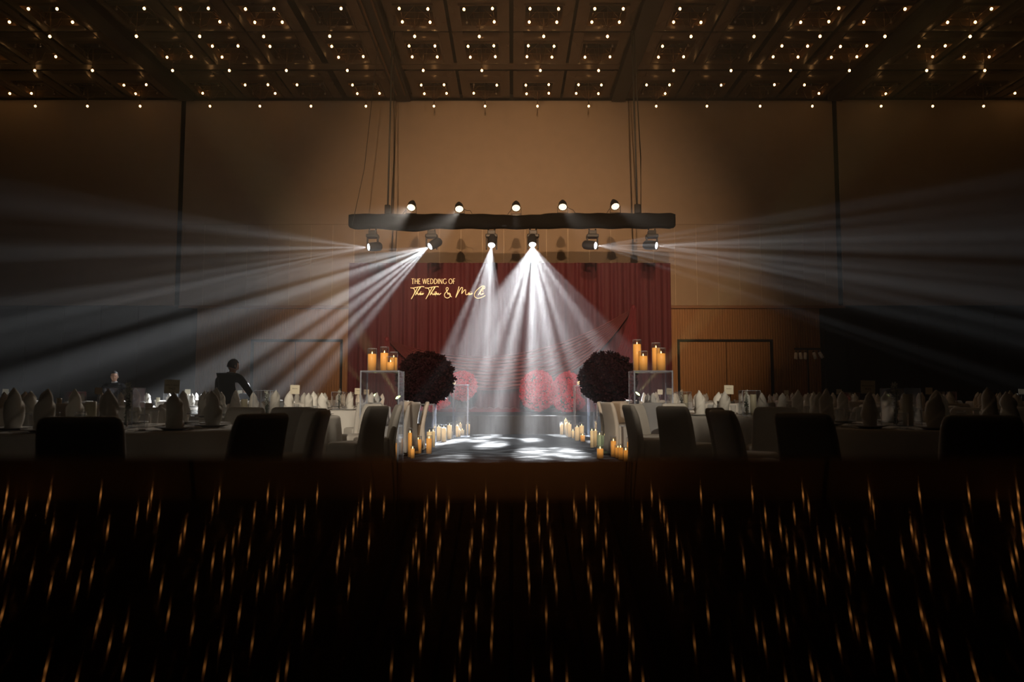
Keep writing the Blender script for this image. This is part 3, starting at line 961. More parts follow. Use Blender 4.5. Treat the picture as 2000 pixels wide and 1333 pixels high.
# ================================================================== BANQUET TABLES
TABLES = [  # name in words, X, Y, first chair angle, detail
    ('the closest left aisle table', -2.98, 5.5, 4, 3),
    ('the second left aisle table', -2.95, 8.55, 11, 3),
    ('the third left aisle table', -3.05, 12.55, 14, 2),
    ('the fourth left aisle table', -3.55, 15.75, 10, 1),
    ('the closest right aisle table', 3.22, 5.85, 3, 3),
    ('the second right aisle table', 2.95, 8.75, 6, 3),
    ('the third right aisle table', 3.05, 12.55, 22, 2),
    ('the fourth right aisle table', 3.55, 15.75, 10, 1),
    ('the edge-cut outer left table', -6.35, 8.15, 6, 1),
    ('the second-row outer left table', -7.0, 11.5, 12, 1),
    ('the third-row outer left table', -7.1, 14.9, 8, 1),
    ('the back-row outer left table', -7.3, 18.3, 20, 1),
    ('the wall-side far left table', -10.4, 14.2, 15, 1),
    ('the edge-cut outer right table', 6.35, 8.15, 6, 1),
    ('the second-row outer right table', 7.0, 11.5, 24, 1),
    ('the third-row outer right table', 7.1, 14.9, 30, 1),
    ('the back-row outer right table', 7.3, 18.3, 20, 1),
    ('the wall-side far right table', 10.4, 14.2, 15, 1),
]
TR, TH = 0.88, 0.75

# --- masters -------------------------------------------------------
def cloth_rings():
    n = 144
    rings = []
    rr = random.Random(5)
    p1, p2 = rr.uniform(0, 6), rr.uniform(0, 6)
    def ring(r, z, amp):
        return [((r + amp * (0.6 * math.sin(18 * a + p1) + 0.4 * math.sin(29 * a + p2))) * math.cos(a),
                 (r + amp * (0.6 * math.sin(18 * a + p1) + 0.4 * math.sin(29 * a + p2))) * math.sin(a), z) for a in [2 * PI * i / n for i in range(n)]]
    for r, z, amp in ((0.05, TH, 0), (0.5, TH, 0), (TR - 0.02, TH, 0), (TR, TH - 0.008, 0), (TR + 0.008, TH - 0.03, 0.002), (TR + 0.015, TH - 0.15, 0.012), (TR + 0.03, 0.35, 0.024), (TR + 0.045, 0.012, 0.034)):
        rings.append(ring(r, z, amp))
    return rings

t_cloth = MB().loft(cloth_rings(), True, False).mesh('tablecloth', M['white_cloth'])
t_top = MB().lathe([(0.001, 0.0), (TR - 0.03, 0.0), (TR - 0.03, -0.03), (0.001, -0.03)], 32).mesh('tabletop', M['oak_flat'])
mbp = MB().cyl((0, 0, 0.05), (0, 0, 0.70), 0.05)
for k in range(4):
    mbp.cyl((0, 0, 0.10), (0.42 * math.cos(k * PI / 2), 0.42 * math.sin(k * PI / 2), 0.02), 0.025)
t_ped = mbp.mesh('pedestal', M['black_metal'])
del mbp

def chair_master():
    """banquet chair under a loose white cover; faces +Y, origin on the floor under the seat"""
    root = empty('banquet_chair', (0, 0, 0))
    rings = []
    prof = [(0.06, 0.475, 0.085, -0.235), (0.20, 0.470, 0.080, -0.225), (0.36, 0.462, 0.078, -0.215), (0.46, 0.455, 0.078, -0.215), (0.58, 0.448, 0.075, -0.232),
            (0.70, 0.442, 0.072, -0.256), (0.80, 0.434, 0.066, -0.282), (0.855, 0.424, 0.060, -0.297), (0.882, 0.398, 0.046, -0.304), (0.892, 0.350, 0.026, -0.306)]
    for i, (z, w_, d_, oy) in enumerate(prof):
        r = rrect(w_, d_, min(d_ * 0.48, 0.036), z, 6, oy)
        ft = max(0, 1 - z / 0.6)
        r = [(x, y + 0.010 * ft * math.sin(x * 26) - (0.012 * math.cos(PI * x / w_) if y < oy else 0), zz - (0.020 * (x / 0.22) ** 2 if i >= 7 else 0)) for x, y, zz in r]
        rings.append(r)
    MB().loft(rings).build('backrest_cover', M['chair_cloth'], root)
    rings = []
    for z, s_, amp in ((0.02, 0.485, 0.018), (0.18, 0.475, 0.012), (0.34, 0.462, 0.006), (0.43, 0.455, 0.0), (0.465, 0.445, 0.0), (0.482, 0.40, 0.0)):
        r = rrect(s_, s_ * 0.93, 0.06, z, 9, 0.015)
        r = [(x * (1 + amp * math.sin(14 * math.atan2(y, x))), y * (1 + amp * math.sin(14 * math.atan2(y, x))), zz) for x, y, zz in r]
        rings.append(r)
    MB().loft(rings).build('seat_skirt', M['chair_cloth'], root)
    lg = MB().cyl((0, 0, 0), (0, 0, 0.40), 0.012, n=6).mesh('leg', M['black_metal'])
    for sx in (-0.19, 0.19):
        for sy in (-0.17, 0.19):
            link('leg', lg, root, (sx, sy, 0))
    return root

def napkin_mesh(seed, tw):
    """linen rolled into an upright swirl with a slanting peak"""
    rr = random.Random(seed)
    n, m = 60, 26
    H = 0.272
    rings = []
    for i in range(m + 1):
        t = i / m
        base = 0.050 + 0.010 * math.sin(PI * min(1, t * 1.7)) - 0.0
        if t > 0.62:
            base *= max(0.10, math.cos((t - 0.62) / 0.38 * PI / 2 * 0.97)) ** 0.75
        r = []
        for j in range(n):
            a = 2 * PI * j / n
            ph_ = (a / (2 * PI) * 2 - tw * t * 1.55) % 1.0
            ridge = 0.017 * (1 - ph_) ** 1.2 * min(1, ph_ / 0.06) - 0.007
            fade = 1 if t < 0.8 else (1 - t) / 0.2
            rad = base + ridge * fade
            lean = 0.012 * t * t
            z = H * t + 0.018 * math.cos(a - 1.0) * max(0, t - 0.55)
            r.append((rad * math.cos(a) * 1.04 + lean, rad * math.sin(a) * 0.92, z))
        rings.append(r)
    return MB().loft(rings).mesh('napkin', M['napkin'])

nap = [napkin_mesh(k, (1.0, -1.0, 1.2)[k]) for k in range(3)]
plate_me = MB().lathe([(0.001, 0.004), (0.075, 0.004), (0.09, 0.010), (0.130, 0.020), (0.132, 0.024), (0.09, 0.0145), (0.07, 0.009), (0.001, 0.009)], 36).mesh('plate', M['china'])
def tumbler():
    root = empty('tumbler', (0, 0, 0))
    MB().lathe([(0.001, 0.002), (0.029, 0.002), (0.0365, 0.112), (0.0340, 0.112), (0.0268, 0.014), (0.001, 0.012)], 20).build('bowl', M['glass'], root)
    MB().lathe([(0.0340, 0.1121), (0.0365, 0.1121), (0.0365, 0.1150), (0.0340, 0.1150), (0.0340, 0.1121)], 20).build('rim', M['glass_rim'], root)
    MB().lathe([(0.001, 0.0), (0.0288, 0.0), (0.0288, 0.0015), (0.001, 0.0015)], 20).build('foot', M['glass_rim'], root)
    return root
fork_mb = MB().box((0, 0, 0.004), (0.010, 0.115, 0.003), bev=0.001).box((0, 0.075, 0.006), (0.024, 0.040, 0.003), bev=0.001)
for k in range(4):
    fork_mb.box((-0.0095 + k * 0.0063, 0.112, 0.007), (0.003, 0.045, 0.0025))
fork_me = fork_mb.mesh('fork', M['steel'])
knife_me = MB().box((0, -0.04, 0.005), (0.013, 0.09, 0.006), bev=0.002).loft([[(-0.009, 0.005, 0.004), (0.009, 0.005, 0.004), (0.009, 0.005, 0.006), (-0.009, 0.005, 0.006)], [(-0.010, 0.09, 0.004), (0.010, 0.09, 0.004), (0.010, 0.09, 0.005), (-0.010, 0.09, 0.005)], [(0.004, 0.13, 0.004), (0.009, 0.12, 0.004), (0.009, 0.12, 0.005), (0.004, 0.13, 0.005)]], smooth=False).mesh('knife', M['steel'])
spoon_me = MB().box((0, 0, 0.005), (0.009, 0.11, 0.003), bev=0.001).ball((0, 0.085, 0.008), 0.03, 14, 8, (0.72, 1.05, 0.25)).mesh('spoon', M['steel'])

def glass_box(wd, hg):
    root = empty('glass_box_vase', (0, 0, 0))
    t = 0.005
    for k in range(4):
        mt = Matrix.Rotation(k * PI / 2, 4, 'Z')
        MB().box((0, wd / 2, hg / 2), (wd - 2 * t, t, hg), mtx=mt).build('pane', M['glass'], root)
        MB().box((0, wd / 2, hg + 0.002), (wd, t + 0.002, 0.004), mtx=mt).build('rim', M['glass_rim'], root)
        MB().box((wd / 2, wd / 2, hg / 2), (t, t, hg), mtx=mt).build('corner', M['glass_rim'], root)
    MB().box((0, 0, 0.003), (wd, wd, 0.006)).build('base', M['glass_rim'], root)
    return root

def flower_bunch(h, wd, seed, nb=150):
    rr = random.Random(seed)
    root = empty('flower_bunch', (0, 0, 0))
    st, lf, bl = MB(), MB(), MB()
    for k in range(26):
        a = rr.uniform(0, 2 * PI); r = wd * 0.42 * math.sqrt(rr.random())
        tip = Vector((r * math.cos(a), r * math.sin(a), h * rr.uniform(0.55, 1.0)))
        st.tube([(tip.x * 0.3, tip.y * 0.3, 0.0), (tip.x * 0.7, tip.y * 0.7, tip.z * 0.55), tip], 0.0014, 4)
        for q in range(7):
            c = tip + Vector((rr.uniform(-1, 1), rr.uniform(-1, 1), rr.uniform(-2.2, 0.6))) * 0.020
            s_ = rr.uniform(0.004, 0.008)
            ax = Euler((rr.uniform(0, 3), rr.uniform(0, 3), rr.uniform(0, 3))).to_matrix()
            bl.add([c + ax @ Vector((s_ * math.cos(b), s_ * math.sin(b), 0.002 * (j % 2))) for j, b in enumerate([i * PI / 4 for i in range(8)])] + [c + ax @ Vector((0, 0, -0.005))],
                   [(i, (i + 1) % 8, 8) for i in range(8)])
        for q in range(9):
            t = rr.uniform(0.05, 0.75)
            c = Vector((tip.x * t, tip.y * t, tip.z * t)) + Vector((rr.uniform(-1, 1), rr.uniform(-1, 1), 0)) * 0.02
            ax = Euler((rr.uniform(-1, 1), rr.uniform(-1, 1), rr.uniform(0, 6.28))).to_matrix()
            L_ = rr.uniform(0.015, 0.030)
            lf.add([c, c + ax @ Vector((0.008, L_ * 0.45, 0.004)), c + ax @ Vector((0, L_, 0)), c + ax @ Vector((-0.008, L_ * 0.45, 0.004))], [(0, 1, 2, 3)])
    tag(st.build('stems', M['leaf'], root), kind='stuff')
    tag(lf.build('foliage', M['leaf'], root), kind='stuff')
    tag(bl.build('blossoms', M['gyp'], root), kind='stuff')
    return root

def pillar(r, h, m):
    root = empty('pillar_candle', (0, 0, 0))
    MB().lathe([(0.001, 0), (r, 0), (r, h - 0.004), (r - 0.004, h), (r * 0.5, h - 0.003), (0.001, h - 0.005)], 20).build('wax', m, root)
    MB().cyl((0, 0, h - 0.006), (0.001, 0, h + 0.012), 0.0015, n=5).build('wick', M['wick'], root)
    return root

def table_card(wd, lines):
    root = empty('table_card', (0, 0, 0))
    MB().lathe([(0.001, 0), (0.028, 0), (0.028, 0.005), (0.004, 0.008), (0.001, 0.008)], 16).build('foot', M['steel'], root)
    MB().cyl((0, 0, 0.006), (0, 0, 0.26), 0.002, n=6).build('stem', M['steel'], root)
    MB().lathe([(0.008, 0.25), (0.010, 0.25), (0.010, 0.253), (0.008, 0.253), (0.008, 0.25)], 12).build('clip', M['steel'], root)
    cd = MB().box((0, -0.001, 0.26 + wd * 0.47), (wd, 0.0015, wd * 0.94)).build('card', M['card'], root)
    if lines:
        z = 0.26 + wd * 0.94 * 0.60
        for body, wfrac, hh in lines:
            me = text_mesh(body, 0.02, 0.0)
            place_text(me, 'lettering', M['ink'], cd, (0, -0.0024, z), wd * wfrac, wd * hh)
            z -= wd * 0.24
    return root

chair0, tum0 = chair_master(), tumbler()
used = {}
def place(key, master, loc, rz, label, cat, group, scale=None):
    """the first use moves the master itself, later ones copy it with its parts"""
    if key not in used:
        used[key] = 1
        master.location = loc
        master.rotation_euler = (0, 0, rz)
        if scale: master.scale = scale
        return tag(master, label, cat, group)
    o = copy_tree(master, loc, rz, label, group, scale)
    o['category'] = cat
    return o

def single(name, me, loc, rz, label, cat, group, tilt=(0, 0)):
    o = link(name, me, None, loc)
    o.rotation_euler = (tilt[0], tilt[1], rz)
    return tag(o, label, cat, group)

TINT = ['white', 'ivory', 'pale']
CH, FRONT = [], []
for tn, tx, ty, a0, det in TABLES:
    for k in range(10):
        a = R(a0 + 36 * k)
        if math.sin(a) < 0:
            FRONT.append(Vector((tx, ty, 0)) + Vector((math.cos(a), math.sin(a), 0)) * 1.3)
for ti, (tn, tx, ty, a0, det) in enumerate(TABLES):
    tb_ = empty('banquet_table', (tx, ty, 0), ti * 0.37, 'round banquet table under a floor-length white cloth, ' + tn, 'table', 'round banquet tables')
    link('tablecloth', t_cloth, tb_)
    link('tabletop', t_top, tb_, (0, 0, TH - 0.006))
    link('pedestal', t_ped, tb_)
    seats = []
    for k in range(10):
        a = R(a0 + 36 * k)
        seats.append((a, Vector((math.cos(a), math.sin(a), 0))))
    # chairs, from left to right as they stand
    cl = []
    for a, d in seats:
        rad = (1.33 if det == 3 and d.y < -0.3 else 1.24) + random.uniform(-0.03, 0.05)
        p = Vector((tx, ty, 0)) + d * rad
        front = d.y < 0
        if p.y < 3.2 or abs(p.x / p.y) > 0.80:
            continue
        if abs(p.x) < 1.64:
            continue
        if (p - Vector((-6.07, 16.4, 0))).length < 0.95 or (p - Vector((-2.74, 14.25, 0))).length < 0.55:
            continue
        if any((p.x - q.x) ** 2 + (p.y - q.y) ** 2 < 0.36 for q in FRONT if d.y > 0) or any((p.x - a_) ** 2 + (p.y - b_) ** 2 < 0.50 for a_, b_ in CH):
            continue
        CH.append((p.x, p.y))
        cl.append((p, a, front))
    for front in (True, False):
        sub = sorted([c for c in cl if c[2] == front], key=lambda c: c[0].x / c[0].y)
        for i, (p, a, f_) in enumerate(sub):
            yaw = a + PI / 2 + random.uniform(-0.09, 0.09)
            place('chair', chair0, (p.x, p.y, 0), yaw,
                  'white-covered chair, %s from left on the %s side of %s' % (ORD[i], 'near' if front else 'stage', tn), 'chair', 'banquet chairs around the tables')
    ns = sorted(seats, key=lambda s_: (tx + s_[1].x * 0.66) / (ty + s_[1].y * 0.66))
    for i, (a, d) in enumerate(ns):
        p = Vector((tx, ty, TH)) + d * 0.68
        if abs(p.x / p.y) > 0.80:
            continue
        single('plate', plate_me, (p.x, p.y, TH + 0.001), 0, 'white dinner plate under a napkin, %s from left on %s' % (ORD[i], tn), 'plate', 'dinner plates')
        tall = random.uniform(0.93, 1.06)
        o = single('napkin', nap[(i * 7 + ti) % 3], (p.x, p.y, TH + 0.0140), random.uniform(0, 6.28),
                   'white swirl-folded napkin, %s from left on %s' % (ORD[i], tn), 'napkin', 'swirl-folded napkins', (random.uniform(-0.03, 0.03), random.uniform(-0.03, 0.03)))
        o.scale = (1.0, 1.0, tall)
        if det >= 2:
            tang = Vector((-d.y, d.x, 0))
            g = Vector((tx, ty, TH + 0.001)) + d * 0.58 + tang * 0.20
            place('tumbler', tum0, g, 0, 'clear straight-sided tumbler, %s from left on %s' % (ORD[i], tn), 'glass', 'water tumblers')
            if det >= 3 and i % 2 == 0:
                g2 = Vector((tx, ty, TH + 0.001)) + d * 0.50 + tang * 0.12
                place('tumbler', tum0, g2, 0, 'second clear tumbler beside napkin %s from left on %s' % (ORD[i], tn), 'glass', 'water tumblers', (0.9, 0.9, 1.15))
        if det >= 3 and d.y < 0.35:
            tang = Vector((-d.y, d.x, 0))
            for nm_, me_, off in (('fork', fork_me, 0.165), ('knife', knife_me, -0.165), ('spoon', spoon_me, -0.20)):
                if off < -0.18 and i % 2: continue
                q = Vector((tx, ty, TH + 0.001)) + d * 0.70 + tang * off
                single(nm_, me_, q, a + PI / 2, 'steel %s beside napkin %s from left on %s' % (nm_, ORD[i], tn), nm_, 'cutlery')
    # centrepiece
    if det >= 1:
        wd = 0.21
        gb = glass_box(wd, 0.30)
        cx_, cy_ = tx + (0.02 if tx < 0 else -0.06), ty + 0.0
        gb.location = (cx_, cy_, TH + 0.001)
        gb.rotation_euler = (0, 0, (0.06, -0.1, 0.12, 0.2)[ti % 4])
        tag(gb, 'open glass box vase holding flowers in the middle of ' + tn, 'vase', 'glass box vases')
        fb = flower_bunch(0.34 if ti % 2 == 0 else 0.30, 0.085, ti + 20) if ti < 8 or det > 1 else None
        fx = 0.01 if tx < 0 else -0.03
        if fb is None:
            fb = copy_tree(fb_last, (cx_ + fx, cy_ + 0.02, TH + 0.008), 0, scale=(0.72, 0.72, 0.92))
        else:
            fb.location = (cx_ + fx, cy_ + 0.02, TH + 0.008)
        if det >= 2:
            fb.scale = (0.58, 0.58, 1.0)
        fb_last = fb
        tag(fb, 'white baby\'s breath with dark foliage in the glass box on ' + tn, 'flowers', 'table flowers')
        pc = pillar(0.038, 0.20, M['wax_plain']) if ti == 0 else copy_tree(pc0, (0, 0, 0))
        pc0 = pc if ti == 0 else pc0
        pc.location = (cx_ + (-0.24 if tx < 0 else 0.03), cy_ + (-0.03 if tx < 0 else -0.045), TH + (0.001 if tx < 0 else 0.008))
        if tx > 0: pc.scale = (1, 1, 1.25)
        tag(pc, 'unlit ivory pillar candle %s on %s' % ('beside the glass box' if tx < 0 else 'inside the glass box', tn), 'candle', 'unlit pillar candles')
        kx = 0.34 if tx < 0 else -0.30
        tc_ = table_card(0.115, [('BẠN C.DÂU', 0.84, 0.13), ('THCS', 0.42, 0.12)] if ti in (0, 4) else ([('BẠN', 0.5, 0.12)] if ti in (1, 2, 3, 5, 6) else None))
        tc_.location = (tx + kx, ty + 0.06, TH + 0.001)
        tc_.rotation_euler = (0, R(1.5), R((4, -3, 2)[ti % 3]))
        tag(tc_, 'square cream table-name card on a thin stand on ' + tn, 'card', 'table cards')

# ================================================================== ACRYLIC STANDS
SR = []
def acrylic_stand(cx, y0, wd, dp, h, label):
    SR.append((cx - wd / 2, cx + wd / 2, y0, y0 + dp))
    root = empty('acrylic_stand', (cx, y0 + dp / 2, 0.009 if abs(cx) - wd / 2 - 0.05 < 1.37 else 0.0)); tag(root, label, 'stand', 'clear acrylic stands along the aisle')
    t, e = 0.012, 0.022
    MB().box((0, -dp / 2, h / 2), (wd - 2 * e, t, h - e)).build('front_pane', M['acrylic'], root)
    MB().box((0, dp / 2, h / 2), (wd - 2 * e, t, h - e)).build('rear_pane', M['acrylic'], root)
    for s2 in (-1, 1):
        MB().box((s2 * wd / 2, 0, h / 2), (t, dp - 2 * e, h - e)).build('side_pane', M['acrylic'], root)
        for s3 in (-1, 1):
            MB().box((s2 * wd / 2, s3 * dp / 2, h / 2), (e, e, h), bev=0.004).build('edge', M['acrylic_edge'], root)
    MB().box((0, 0, h - 0.012), (wd, dp, 0.024), bev=0.005).build('top_plate', M['acrylic_edge'], root)
    MB().box((0, 0, 0.006), (wd + 0.10, dp + 0.06, 0.012), bev=0.004).build('base_plate', M['acrylic_edge'], root)
    return root

def stand_px(x0, x1, ytop, Y, dp, label, wd=None):
    a, b = at(x0, ytop, Y), at(x1, ytop, Y)
    acrylic_stand((a.x + b.x) / 2, Y, wd or (b.x - a.x), dp, a.z, label)
    return a.z
zA = stand_px(705, 779, 724, 10.3, 0.46, 'tall clear acrylic stand carrying four amber candles, left of the aisle')
zB = stand_px(1239, 1313, 724, 10.3, 0.46, 'tall clear acrylic stand carrying four amber candles, right of the aisle')
zC_ = stand_px(797, 846, 789, 14.2, 0.50, 'clear acrylic stand under the big burgundy flower ball, left of the aisle')
zD = stand_px(1166, 1216, 789, 14.2, 0.50, 'clear acrylic stand under the big burgundy flower ball, right of the aisle')
zE = stand_px(885, 913, 752, 17.2, 0.34, 'slim acrylic stand nearest the stage, left of the aisle')
zF = stand_px(1123, 1151, 753, 17.2, 0.34, 'slim acrylic stand nearest the stage, right of the aisle')

# ================================================================== CANDLES in clear shells
candle_cache = {}
def shell_candle(loc, r, hg, hw, waxm, label, group):
    key = (round(r, 3), round(hg, 2), round(hw, 2), waxm)
    if key in candle_cache:
        o = copy_tree(candle_cache[key], loc, random.uniform(0, 6))
        return tag(o, label, 'candle', group)
    root = empty('shell_candle', loc); tag(root, label, 'candle', group)
    MB().lathe([(0.001, 0.001), (r, 0.001), (r, hg - 0.004), (r - 0.003, hg - 0.004), (r - 0.003, 0.004), (0.001, 0.004)], 20).build('glass_shell', M['glass'], root)
    MB().lathe([(r - 0.003, hg - 0.0038), (r, hg - 0.0038), (r, hg), (r - 0.003, hg), (r - 0.003, hg - 0.0038)], 20).build('rim', M['glass_rim'], root)
    ri = r - 0.006
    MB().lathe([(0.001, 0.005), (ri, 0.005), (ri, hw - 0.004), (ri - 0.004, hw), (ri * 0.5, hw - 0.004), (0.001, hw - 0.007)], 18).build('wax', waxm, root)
    fl = 0.034
    MB().lathe([(0.001, hw - 0.002), (0.006, hw + 0.006), (0.0085, hw + 0.013), (0.006, hw + 0.024), (0.0008, hw + fl + 0.004)], 8).build('flame', M['flame'], root)
    MB().cyl((0, 0, hw - 0.006), (0, 0, hw + 0.006), 0.0015, n=5).build('wick', M['wick'], root)
    candle_cache[key] = root
    return root

CP = []
def candle_px(px, Y, ytop, ywax, wpx, waxm, label, group, zbase=0.0):
    rr_ = wpx / 2 * Y / F
    if zbase < 0.02:                          # keep clear of chairs, stands and other candles
        def clear_of(y):
            q = at(px, ytop, y)
            if any((q.x - a) ** 2 + (y - b) ** 2 < 0.38 ** 2 for a, b in CH):
                return False
            if any(a - rr_ - 0.09 < q.x < b + rr_ + 0.09 and c - rr_ - 0.06 < y < d + rr_ + 0.06 for a, b, c, d in SR):
                return False
            return not any((q.x - a) ** 2 + (y - b) ** 2 < (rr_ + e + 0.004) ** 2 for a, b, e in CP)
        for dy in [0] + [k * sgn_ * 0.06 for k in range(1, 20) for sgn_ in (1, -1)]:
            if clear_of(Y + dy):
                Y = Y + dy
                break
    p = at(px, ytop, Y)
    if zbase < 0.02:
        zbase = 0.009 if abs(p.x) < 1.36 + rr_ and 7.9 < Y < 18.3 else 0.001
        CP.append((p.x, Y, rr_))
    hg = p.z - zbase
    hw = at(px, ywax, Y).z - zbase
    shell_candle((p.x, Y, zbase), wpx / 2 * Y / F, hg, hw, waxm, label, group)

G1 = 'amber candles on the left front stand'
candle_px(727, 10.55, 681, 692, 18, M['wax_amber'], 'tall amber candle in clear shell, leftmost on the left acrylic stand', G1, zA + 0.001)
candle_px(751, 10.60, 678, 690, 17, M['wax_amber'], 'tallest amber candle, in the middle on the left acrylic stand', G1, zA + 0.001)
candle_px(769, 10.55, 688, 699, 16, M['wax_amber'], 'amber candle at the right end of the left acrylic stand', G1, zA + 0.001)
candle_px(763, 10.42, 697, 708, 16, M['wax_amber'], 'short amber candle in front on the left acrylic stand', G1, zA + 0.001)
G2 = 'amber candles on the right front stand'
candle_px(1244, 10.55, 664, 673, 17, M['wax_amber'], 'tallest amber candle, leftmost on the right acrylic stand', G2, zB + 0.001)
candle_px(1256, 10.42, 686, 696, 18, M['wax_amber'], 'short amber candle, second from the left on the right acrylic stand', G2, zB + 0.001)
candle_px(1281, 10.58, 670, 680, 17, M['wax_amber'], 'tall amber candle, third from the left on the right acrylic stand', G2, zB + 0.001)
candle_px(1291, 10.44, 680, 691, 18, M['wax_amber'], 'amber candle at the right end of the right acrylic stand', G2, zB + 0.001)
candle_px(886, 17.3, 741, 746, 9, M['wax'], 'small ivory candle on top of the slim left acrylic stand', 'candles on slim stands', zE + 0.001)
candle_px(1131, 17.3, 739, 746, 9, M['wax'], 'small ivory candle on top of the slim right acrylic stand', 'candles on slim stands', zF + 0.001)
LEFT = [(914, 18.0, 825, 829, 9, 0), (903, 17.6, 837, 840, 9, 0), (899, 18.1, 822, 828, 8, 0), (893, 17.0, 829, 832, 7, 0), (897, 17.4, 836, 839, 6, 0), (881, 16.7, 838, 843, 6, 0), (878, 16.2, 826, 831, 10, 0), (867, 15.4, 830, 836, 11, 0), (857, 15.7, 829, 834, 9, 0),
        (846, 13.75, 836, 843, 9, 0), (839, 13.4, 836, 844, 12, 0), (838, 12.3, 851, 857, 12, 1), (825, 13.0, 843, 850, 11, 0), (817, 12.3, 852, 859, 14, 1), (801, 11.6, 837, 846, 9, 1), (806, 11.4, 872, 877, 9, 1),
        (768, 11.1, 858, 866, 16, 1), (757, 9.6, 867, 875, 15, 1), (733, 11.2, 873, 880, 10, 1), (710, 11.1, 858, 866, 13, 1), (714, 9.9, 878, 885, 12, 1), (744, 9.4, 880, 886, 12, 1)]
RIGHT = [(1097, 18.0, 825, 828, 8, 0), (1105, 18.1, 817, 820, 7, 0), (1108, 17.4, 822, 826, 8, 0), (1112, 17.0, 823, 829, 9, 0), (1119, 16.7, 837, 842, 6, 0), (1127, 15.8, 829, 835, 10, 0), (1136, 16.3, 826, 832, 10, 0), (1138, 15.5, 847, 851, 10, 1),
         (1156, 13.7, 836, 842, 8, 0), (1163, 13.9, 837, 842, 9, 0), (1171, 12.5, 843, 850, 11, 2), (1181, 12.2, 843, 851, 12, 2), (1172, 11.3, 871, 877, 14, 1), (1198, 11.7, 852, 862, 12, 1), (1207, 11.5, 870, 875, 13, 1), (1212, 11.2, 868, 875, 11, 1),
         (1219, 12.8, 841, 848, 12, 0), (1229, 11.1, 855, 864, 10, 1), (1252, 9.8, 868, 876, 14, 1), (1264, 10.0, 872, 879, 12, 1), (1292, 9.7, 874, 882, 18, 1), (1222, 10.9, 874, 880, 10, 1)]
WX = [M['wax'], M['wax_amber'], M['wax_green']]
WN = ['ivory', 'amber', 'pale green']
for lst, side in ((LEFT, 'left'), (RIGHT, 'right')):
    for i, (px, Y, yt, yw, wp, c) in enumerate(sorted(lst, key=lambda q: -q[1])):
        candle_px(px, Y, yt, yw, wp, WX[c], '%s floor candle in clear shell %s of the aisle, %s from the stage' % (WN[c], side, ORD[i]), 'floor candles %s of the aisle' % side, 0.009 if abs(at(px, yt, Y).x) < 1.5 else 0.001)

# ================================================================== FLOWER BALLS
def flower_ball(name, loc, r, m, seed, label, n, sc=(1, 1, 1), fs=0.055, group=None, shaggy=0.10):
    rr = random.Random(seed)
    root = empty(name, loc); tag(root, label, 'flowers', group)
    MB().ball((0, 0, 0), r * 0.90, 28, 18, sc).build('foam_core', M['green_core'], root)
    mb = MB()
    ga = PI * (3 - math.sqrt(5))
    for i in range(n):
        z = 1 - 2 * (i + 0.5) / n
        rad = math.sqrt(1 - z * z)
        d = Vector((rad * math.cos(ga * i), rad * math.sin(ga * i), z)) + Vector((rr.gauss(0, 0.03), rr.gauss(0, 0.03), rr.gauss(0, 0.03)))
        d.normalize()
        c = Vector((d.x * sc[0], d.y * sc[1], d.z * sc[2])) * r * (0.93 + shaggy * rr.random())
        q = d.to_track_quat('Z', 'Y').to_matrix() @ Euler((rr.gauss(0, 0.25), rr.gauss(0, 0.25), rr.uniform(0, 6))).to_matrix()
        s_ = fs * rr.uniform(0.75, 1.2)
        # ruffled bloom: two rings of petals around a cupped heart
        for ringn, (rr0, zz0, tilt) in enumerate(((1.0, -0.1, 0.25), (0.62, 0.18, 0.6))):
            k = 7 if ringn == 0 else 5
            for j in range(k):
                a = 2 * PI * (j + 0.5 * ringn) / k
                w_ = PI / k * 0.95
                p0 = Vector((0.12 * math.cos(a), 0.12 * math.sin(a), zz0 - 0.25))
                p1 = Vector((rr0 * 0.75 * math.cos(a - w_), rr0 * 0.75 * math.sin(a - w_), zz0 + tilt * 0.5))
                p2 = Vector((rr0 * math.cos(a), rr0 * math.sin(a), zz0 + tilt * rr.uniform(0.6, 1.2)))
                p3 = Vector((rr0 * 0.75 * math.cos(a + w_), rr0 * 0.75 * math.sin(a + w_), zz0 + tilt * 0.5))
                mb.add([c + q @ (p * s_) for p in (p0, p1, p2, p3)], [(0, 1, 2), (0, 2, 3)])
    tag(mb.build('blossoms', m, root), kind='stuff')
    return root

def ball_px(px, py, rpx, Y, m, seed, label, n, floor=None, **kw):
    p = at(px, py, Y)
    if floor is not None:
        p.z = floor + rpx * Y / F * kw.get('sc', (1, 1, 1))[2] * (0.93 + kw.get('shaggy', 0.10)) + kw.get('fs', 0.05) * 1.1
    return flower_ball('flower_ball', p, rpx * Y / F, m, seed, label, n, group='flower balls', **kw)
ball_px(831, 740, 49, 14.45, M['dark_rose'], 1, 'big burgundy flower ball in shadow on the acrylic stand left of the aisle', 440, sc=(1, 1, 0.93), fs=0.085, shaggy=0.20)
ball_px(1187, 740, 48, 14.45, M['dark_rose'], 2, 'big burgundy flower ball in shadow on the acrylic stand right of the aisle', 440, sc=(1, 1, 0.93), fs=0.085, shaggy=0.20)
zst = zs + 0.002
b1 = ball_px(903, 754, 27, 21.2, M['rose'], 3, 'lit red flower ball raised on an acrylic stand at stage left', 300, sc=(1, 1, 1.0), fs=0.065)
ball_px(1050, 767, 33, 20.4, M['rose'], 4, 'largest lit red flower ball resting on the stage right of centre', 380, floor=0.474, sc=(1, 1, 1.16), fs=0.07)
ball_px(1110, 756, 27, 20.9, M['rose'], 5, 'lit red flower ball raised beside the largest one on the stage', 300, fs=0.065)
ball_px(1112, 793, 17, 20.2, M['rose'], 6, 'low red flower clump on the stage floor beside the largest ball', 160, floor=0.474, sc=(1.7, 1, 1), fs=0.06)
